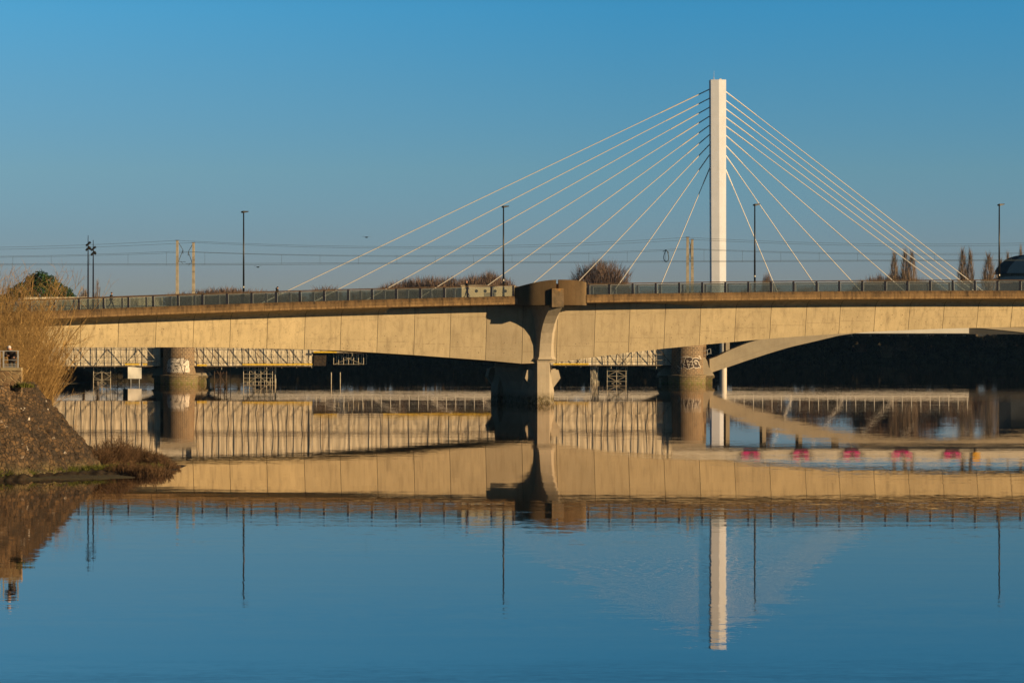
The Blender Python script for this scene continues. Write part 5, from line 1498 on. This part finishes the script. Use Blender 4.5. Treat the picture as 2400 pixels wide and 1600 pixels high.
def person(loc, rz, label, top_c, leg_c, hat_c, pose='walk', stride=0.30, facing=1, scale=1.0, hood=False):
    e = empty('person', loc, rz); tag(e, label, 'person', 'people walking on the front bridge' if pose == 'walk' else None); e.scale = (scale,) * 3
    s = stride
    # x = walking direction
    J = {}
    if pose == 'walk':
        J = dict(pelvis=(0, 0, .95), waist=(0.01, 0, 1.08), chest=(0.03, 0, 1.30), neck=(0.05, 0, 1.47), head=(0.075, 0, 1.58), crown=(0.075, 0, 1.69),
                 shl=(0.03, .17, 1.40), ell=(-0.08, .23, 1.14), wrl=(0.05, .22, .92), shr=(0.03, -.17, 1.40), elr=(0.02, -.23, 1.13), wrr=(0.20, -.20, .98),
                 hl=(0, .09, .90), kl=(s * .62, .09, .50), al=(s, .09, .10), tl=(s + .17, .09, .05), hr=(0, -.09, .90), kr=(-s * .25, -.09, .50), ar=(-s * 1.15, -.09, .15), tr=(-s * 1.15 + .15, -.09, .04))
    else:   # leaning forward with both forearms on the railing, facing -y
        J = dict(pelvis=(0.05, 0.28, .92), waist=(0.04, 0.18, 1.06), chest=(0.02, -.02, 1.24), neck=(-0.02, -.16, 1.40), head=(-.05, -.23, 1.49), crown=(-.05, -.24, 1.60),
                 shl=(.20, -.06, 1.33), ell=(.33, -.22, 1.07), wrl=(.22, -.46, 1.02), shr=(-.18, -.06, 1.33), elr=(-.26, -.26, 1.10), wrr=(-.10, -.47, 1.12),
                 hl=(.14, .28, .88), kl=(.15, .26, .48), al=(.16, .34, .10), tl=(.17, .18, .05), hr=(-.05, .28, .88), kr=(-.06, .22, .48), ar=(-.06, .30, .10), tr=(-.07, .14, .05))
    names = list(J); ix = {n: i for i, n in enumerate(names)}
    rad = dict(pelvis=.15, waist=.135, chest=.165, neck=.06, head=.088, crown=.075, shl=.075, ell=.055, wrl=.032, shr=.075, elr=.055, wrr=.032, hl=.10, kl=.07, al=.05, tl=.04, hr=.10, kr=.07, ar=.05, tr=.04)
    E = [('pelvis', 'waist'), ('waist', 'chest'), ('chest', 'neck'), ('neck', 'head'), ('head', 'crown'), ('chest', 'shl'), ('shl', 'ell'), ('ell', 'wrl'), ('chest', 'shr'), ('shr', 'elr'), ('elr', 'wrr'), ('pelvis', 'hl'), ('hl', 'kl'), ('kl', 'al'), ('al', 'tl'), ('pelvis', 'hr'), ('hr', 'kr'), ('kr', 'ar'), ('ar', 'tr')]
    V = [Vector(J[n]) for n in names]; Rr = [rad[n] for n in names]; ED = [(ix[a], ix[b]) for a, b in E]
    for sd_, w_, el_ in ((1, 'wrl', 'ell'), (-1, 'wrr', 'elr')):
        wv = Vector(J[w_]); d = (wv - Vector(J[el_])).normalized(); sid = Vector((0, 0, 1)).cross(d)
        if sid.length < .1: sid = Vector((1, 0, 0))
        sid.normalize(); palm = wv + d * .07; V.append(palm); Rr.append(.028); pi_ = len(V) - 1; ED.append((ix[w_], pi_))
        for k, (o_, L_) in enumerate(((-.03, .065), (-.01, .08), (.01, .075), (.03, .06))):
            V.append(palm + sid * o_ * 1.1 + d * .03); Rr.append(.010); V.append(palm + sid * o_ * 1.3 + d * (.03 + L_ * .6) + Vector((0, 0, -.02))); Rr.append(.008); ED += [(pi_, len(V) - 2), (len(V) - 2, len(V) - 1)]
        V.append(palm - d * .02 + sid * .05 * sd_); Rr.append(.010); V.append(palm + d * .02 + sid * .06 * sd_); Rr.append(.008); ED += [(pi_, len(V) - 2), (len(V) - 2, len(V) - 1)]
    hd = Vector(J['head']); wl, wrt = Vector(J['wrl']), Vector(J['wrr'])
    def zone(c):
        if (c - wl).length < .045 or (c - wrt).length < .045: return 2
        if c.z > Vector(J['neck']).z + 0.0: return 2
        if min((c - wl).length, (c - wrt).length) < 0.2 and (c - wl).dot(wl - Vector(J['ell'])) > 0 and (c - wl).length < .2: return 2
        if (c - wrt).length < .2 and (c - wrt).dot(wrt - Vector(J['elr'])) > 0: return 2
        if c.z < 0.09: return 3
        if c.z < 0.88 and c.z < J['pelvis'][2]: return 1
        return 0
    skin_figure([tuple(v) for v in V], ED, Rr, [top_c, leg_c, skin, M['black']], zone, 'body', e)
    # nose and hat/hair
    f = Vector((1, 0, 0)) if pose == 'walk' else Vector((-.15, -1, -.15)).normalized()
    mb = MB(); mb.tube(hd + f * .07 + Vector((0, 0, .01)), hd + f * .115 - Vector((0, 0, .01)), .016, .01, 6); mb.build('nose', skin, e)
    # cap / hair: lathe dome over the crown, tilted back
    mb = MB(); rg = []
    for k in range(7):
        a = k / 6 * PI / 2; rg.append([(hd.x + .108 * math.cos(a) * math.cos(b * PI / 8) - f.x * .012, hd.y + .108 * math.cos(a) * math.sin(b * PI / 8) - f.y * .012, hd.z + .02 + .12 * math.sin(a)) for b in range(16)])
    mb.loft(rg[:-1] + [[(hd.x, hd.y, hd.z + .145)] * 16], True, False)
    mb.build('hat', hat_c, e, smooth=True)
    # jacket as a loose shell
    mb = MB(); rg = []
    cz, wz, pz = Vector(J['chest']), Vector(J['waist']), Vector(J['pelvis'])
    for (c, a, b) in ((pz - Vector((0, 0, .10)), .175, .20), (pz, .17, .20), (wz, .165, .195), (cz, .17, .215), (cz + (Vector(J['neck']) - cz) * .55, .13, .19), (Vector(J['neck']), .07, .08)):
        if pose != 'walk': a, b = b, a
        rg.append([(c.x + a * math.cos(t * PI / 8), c.y + b * math.sin(t * PI / 8), c.z) for t in range(16)])
    mb.loft(rg, True, False); mb.build('jacket', top_c, e, smooth=True)
    if hood:
        mb = MB(); c = Vector(J['neck']) + Vector((-.09, 0, .0)); mb.lathe([(.02, c.z - .1), (.10, c.z - .05), (.12, c.z + .04), (.08, c.z + .10), (.01, c.z + .12)], c.x, c.y, 12); mb.build('hood', top_c, e, smooth=True)
    return e
def fb_world(px, t):
    s = LS(px, t); v = Matrix.Rotation(TH, 4, 'Z') @ Vector((s, -t, fas_top(s) - 0.04)); return v + Vector((OX, OY, 0))
navyc = cloth('dark_jacket', (0.015, 0.016, 0.02)); jeans = cloth('blue_jeans', (0.04, 0.06, 0.13)); pale_tr = cloth('pale_trousers', (0.60, 0.50, 0.48)); blk = cloth('black_trousers', (0.012, 0.012, 0.014)); bean = cloth('dark_beanie', (0.02, 0.015, 0.015)); pinkb = cloth('pink_beanie', (0.55, 0.30, 0.26)); whiteb = cloth('white_cap', (0.62, 0.60, 0.62))
person(fb_world(260, 0.9), TH, 'person in dark jacket, beanie and pale trousers striding right near the left end', navyc, pale_tr, bean, scale=1.0, stride=.34)
person(fb_world(649, 0.9), TH, 'hunched person in black hooded jacket and blue jeans walking right past the first stay cable', navyc, jeans, bean, scale=1.0, hood=True, stride=.2)
person(fb_world(1095, 0.7), TH + PI, 'person in black with pale pink beanie walking in front of the cream housing', navyc, blk, pinkb, scale=1.03, stride=.26)
person((WX(25, 210.0), 209.95, 5.12), 0, 'person in black coat and white cap leaning on the grey railing at left', cloth('black_coat', (0.013, 0.008, 0.009)), blk, whiteb, pose='lean', scale=1.05)

# ================================================================ BIRDS
def bird(px, py, Y, span, label, up=0.25):
    c = W(px, py, Y); e = empty('gull', c); tag(e, label, 'bird')
    mb = MB()
    mb.loft([[(r_ * math.cos(a * PI / 4) * 0.9, y, r_ * math.sin(a * PI / 4)) for a in range(8)] for y, r_ in ((-.28, .01), (-.18, .06), (0, .085), (.16, .05), (.30, .012))], True, True)
    mb.build('body', M['wire'], e, smooth=True, rot=(0, 0, 0.9))
    for sg in (-1, 1):
        mb = MB(); h = span / 2
        rg = []
        for u, z, w_ in ((0.04, 0.02, .12), (.45, up * h, .11), (.8, up * h * 1.05, .07), (1.0, up * h * .8, .015)):
            rg.append([(sg * u * h, -w_, z), (sg * u * h, w_, z), (sg * u * h, w_ * .6, z + .02), (sg * u * h, -w_, z + .015)])
        mb.loft(rg, True, True); mb.build('wing', M['wire'], e)
bird(604.5, 626, 500, 1.1, 'small dark gull flying just below the wires left of the stays')
bird(859, 556, 500, 1.2, 'small dark gull gliding above the wires left of the stays', 0.12)

# ================================================================ AIR
m = bpy.data.materials.new('haze_air'); m.use_nodes = True; t = m.node_tree; t.nodes.clear()
o_ = t.nodes.new('ShaderNodeOutputMaterial'); v_ = t.nodes.new('ShaderNodeVolumePrincipled')
v_.inputs['Color'].default_value = (0.22, 0.50, 1.0, 1); v_.inputs['Density'].default_value = 0.000028; v_.inputs['Anisotropy'].default_value = 0.0  # haze volume added to lift the blacks of the far bank
t.links.new(v_.outputs[0], o_.inputs['Volume'])
mb = MB(); mb.box(-9600, 9600, -500, 12600, -5, 130); hz = mb.build('haze', m); hz['kind'] = 'stuff'; hz['label'] = 'thin blue haze over the river, added to lift the dark far bank'; hz['category'] = 'haze'
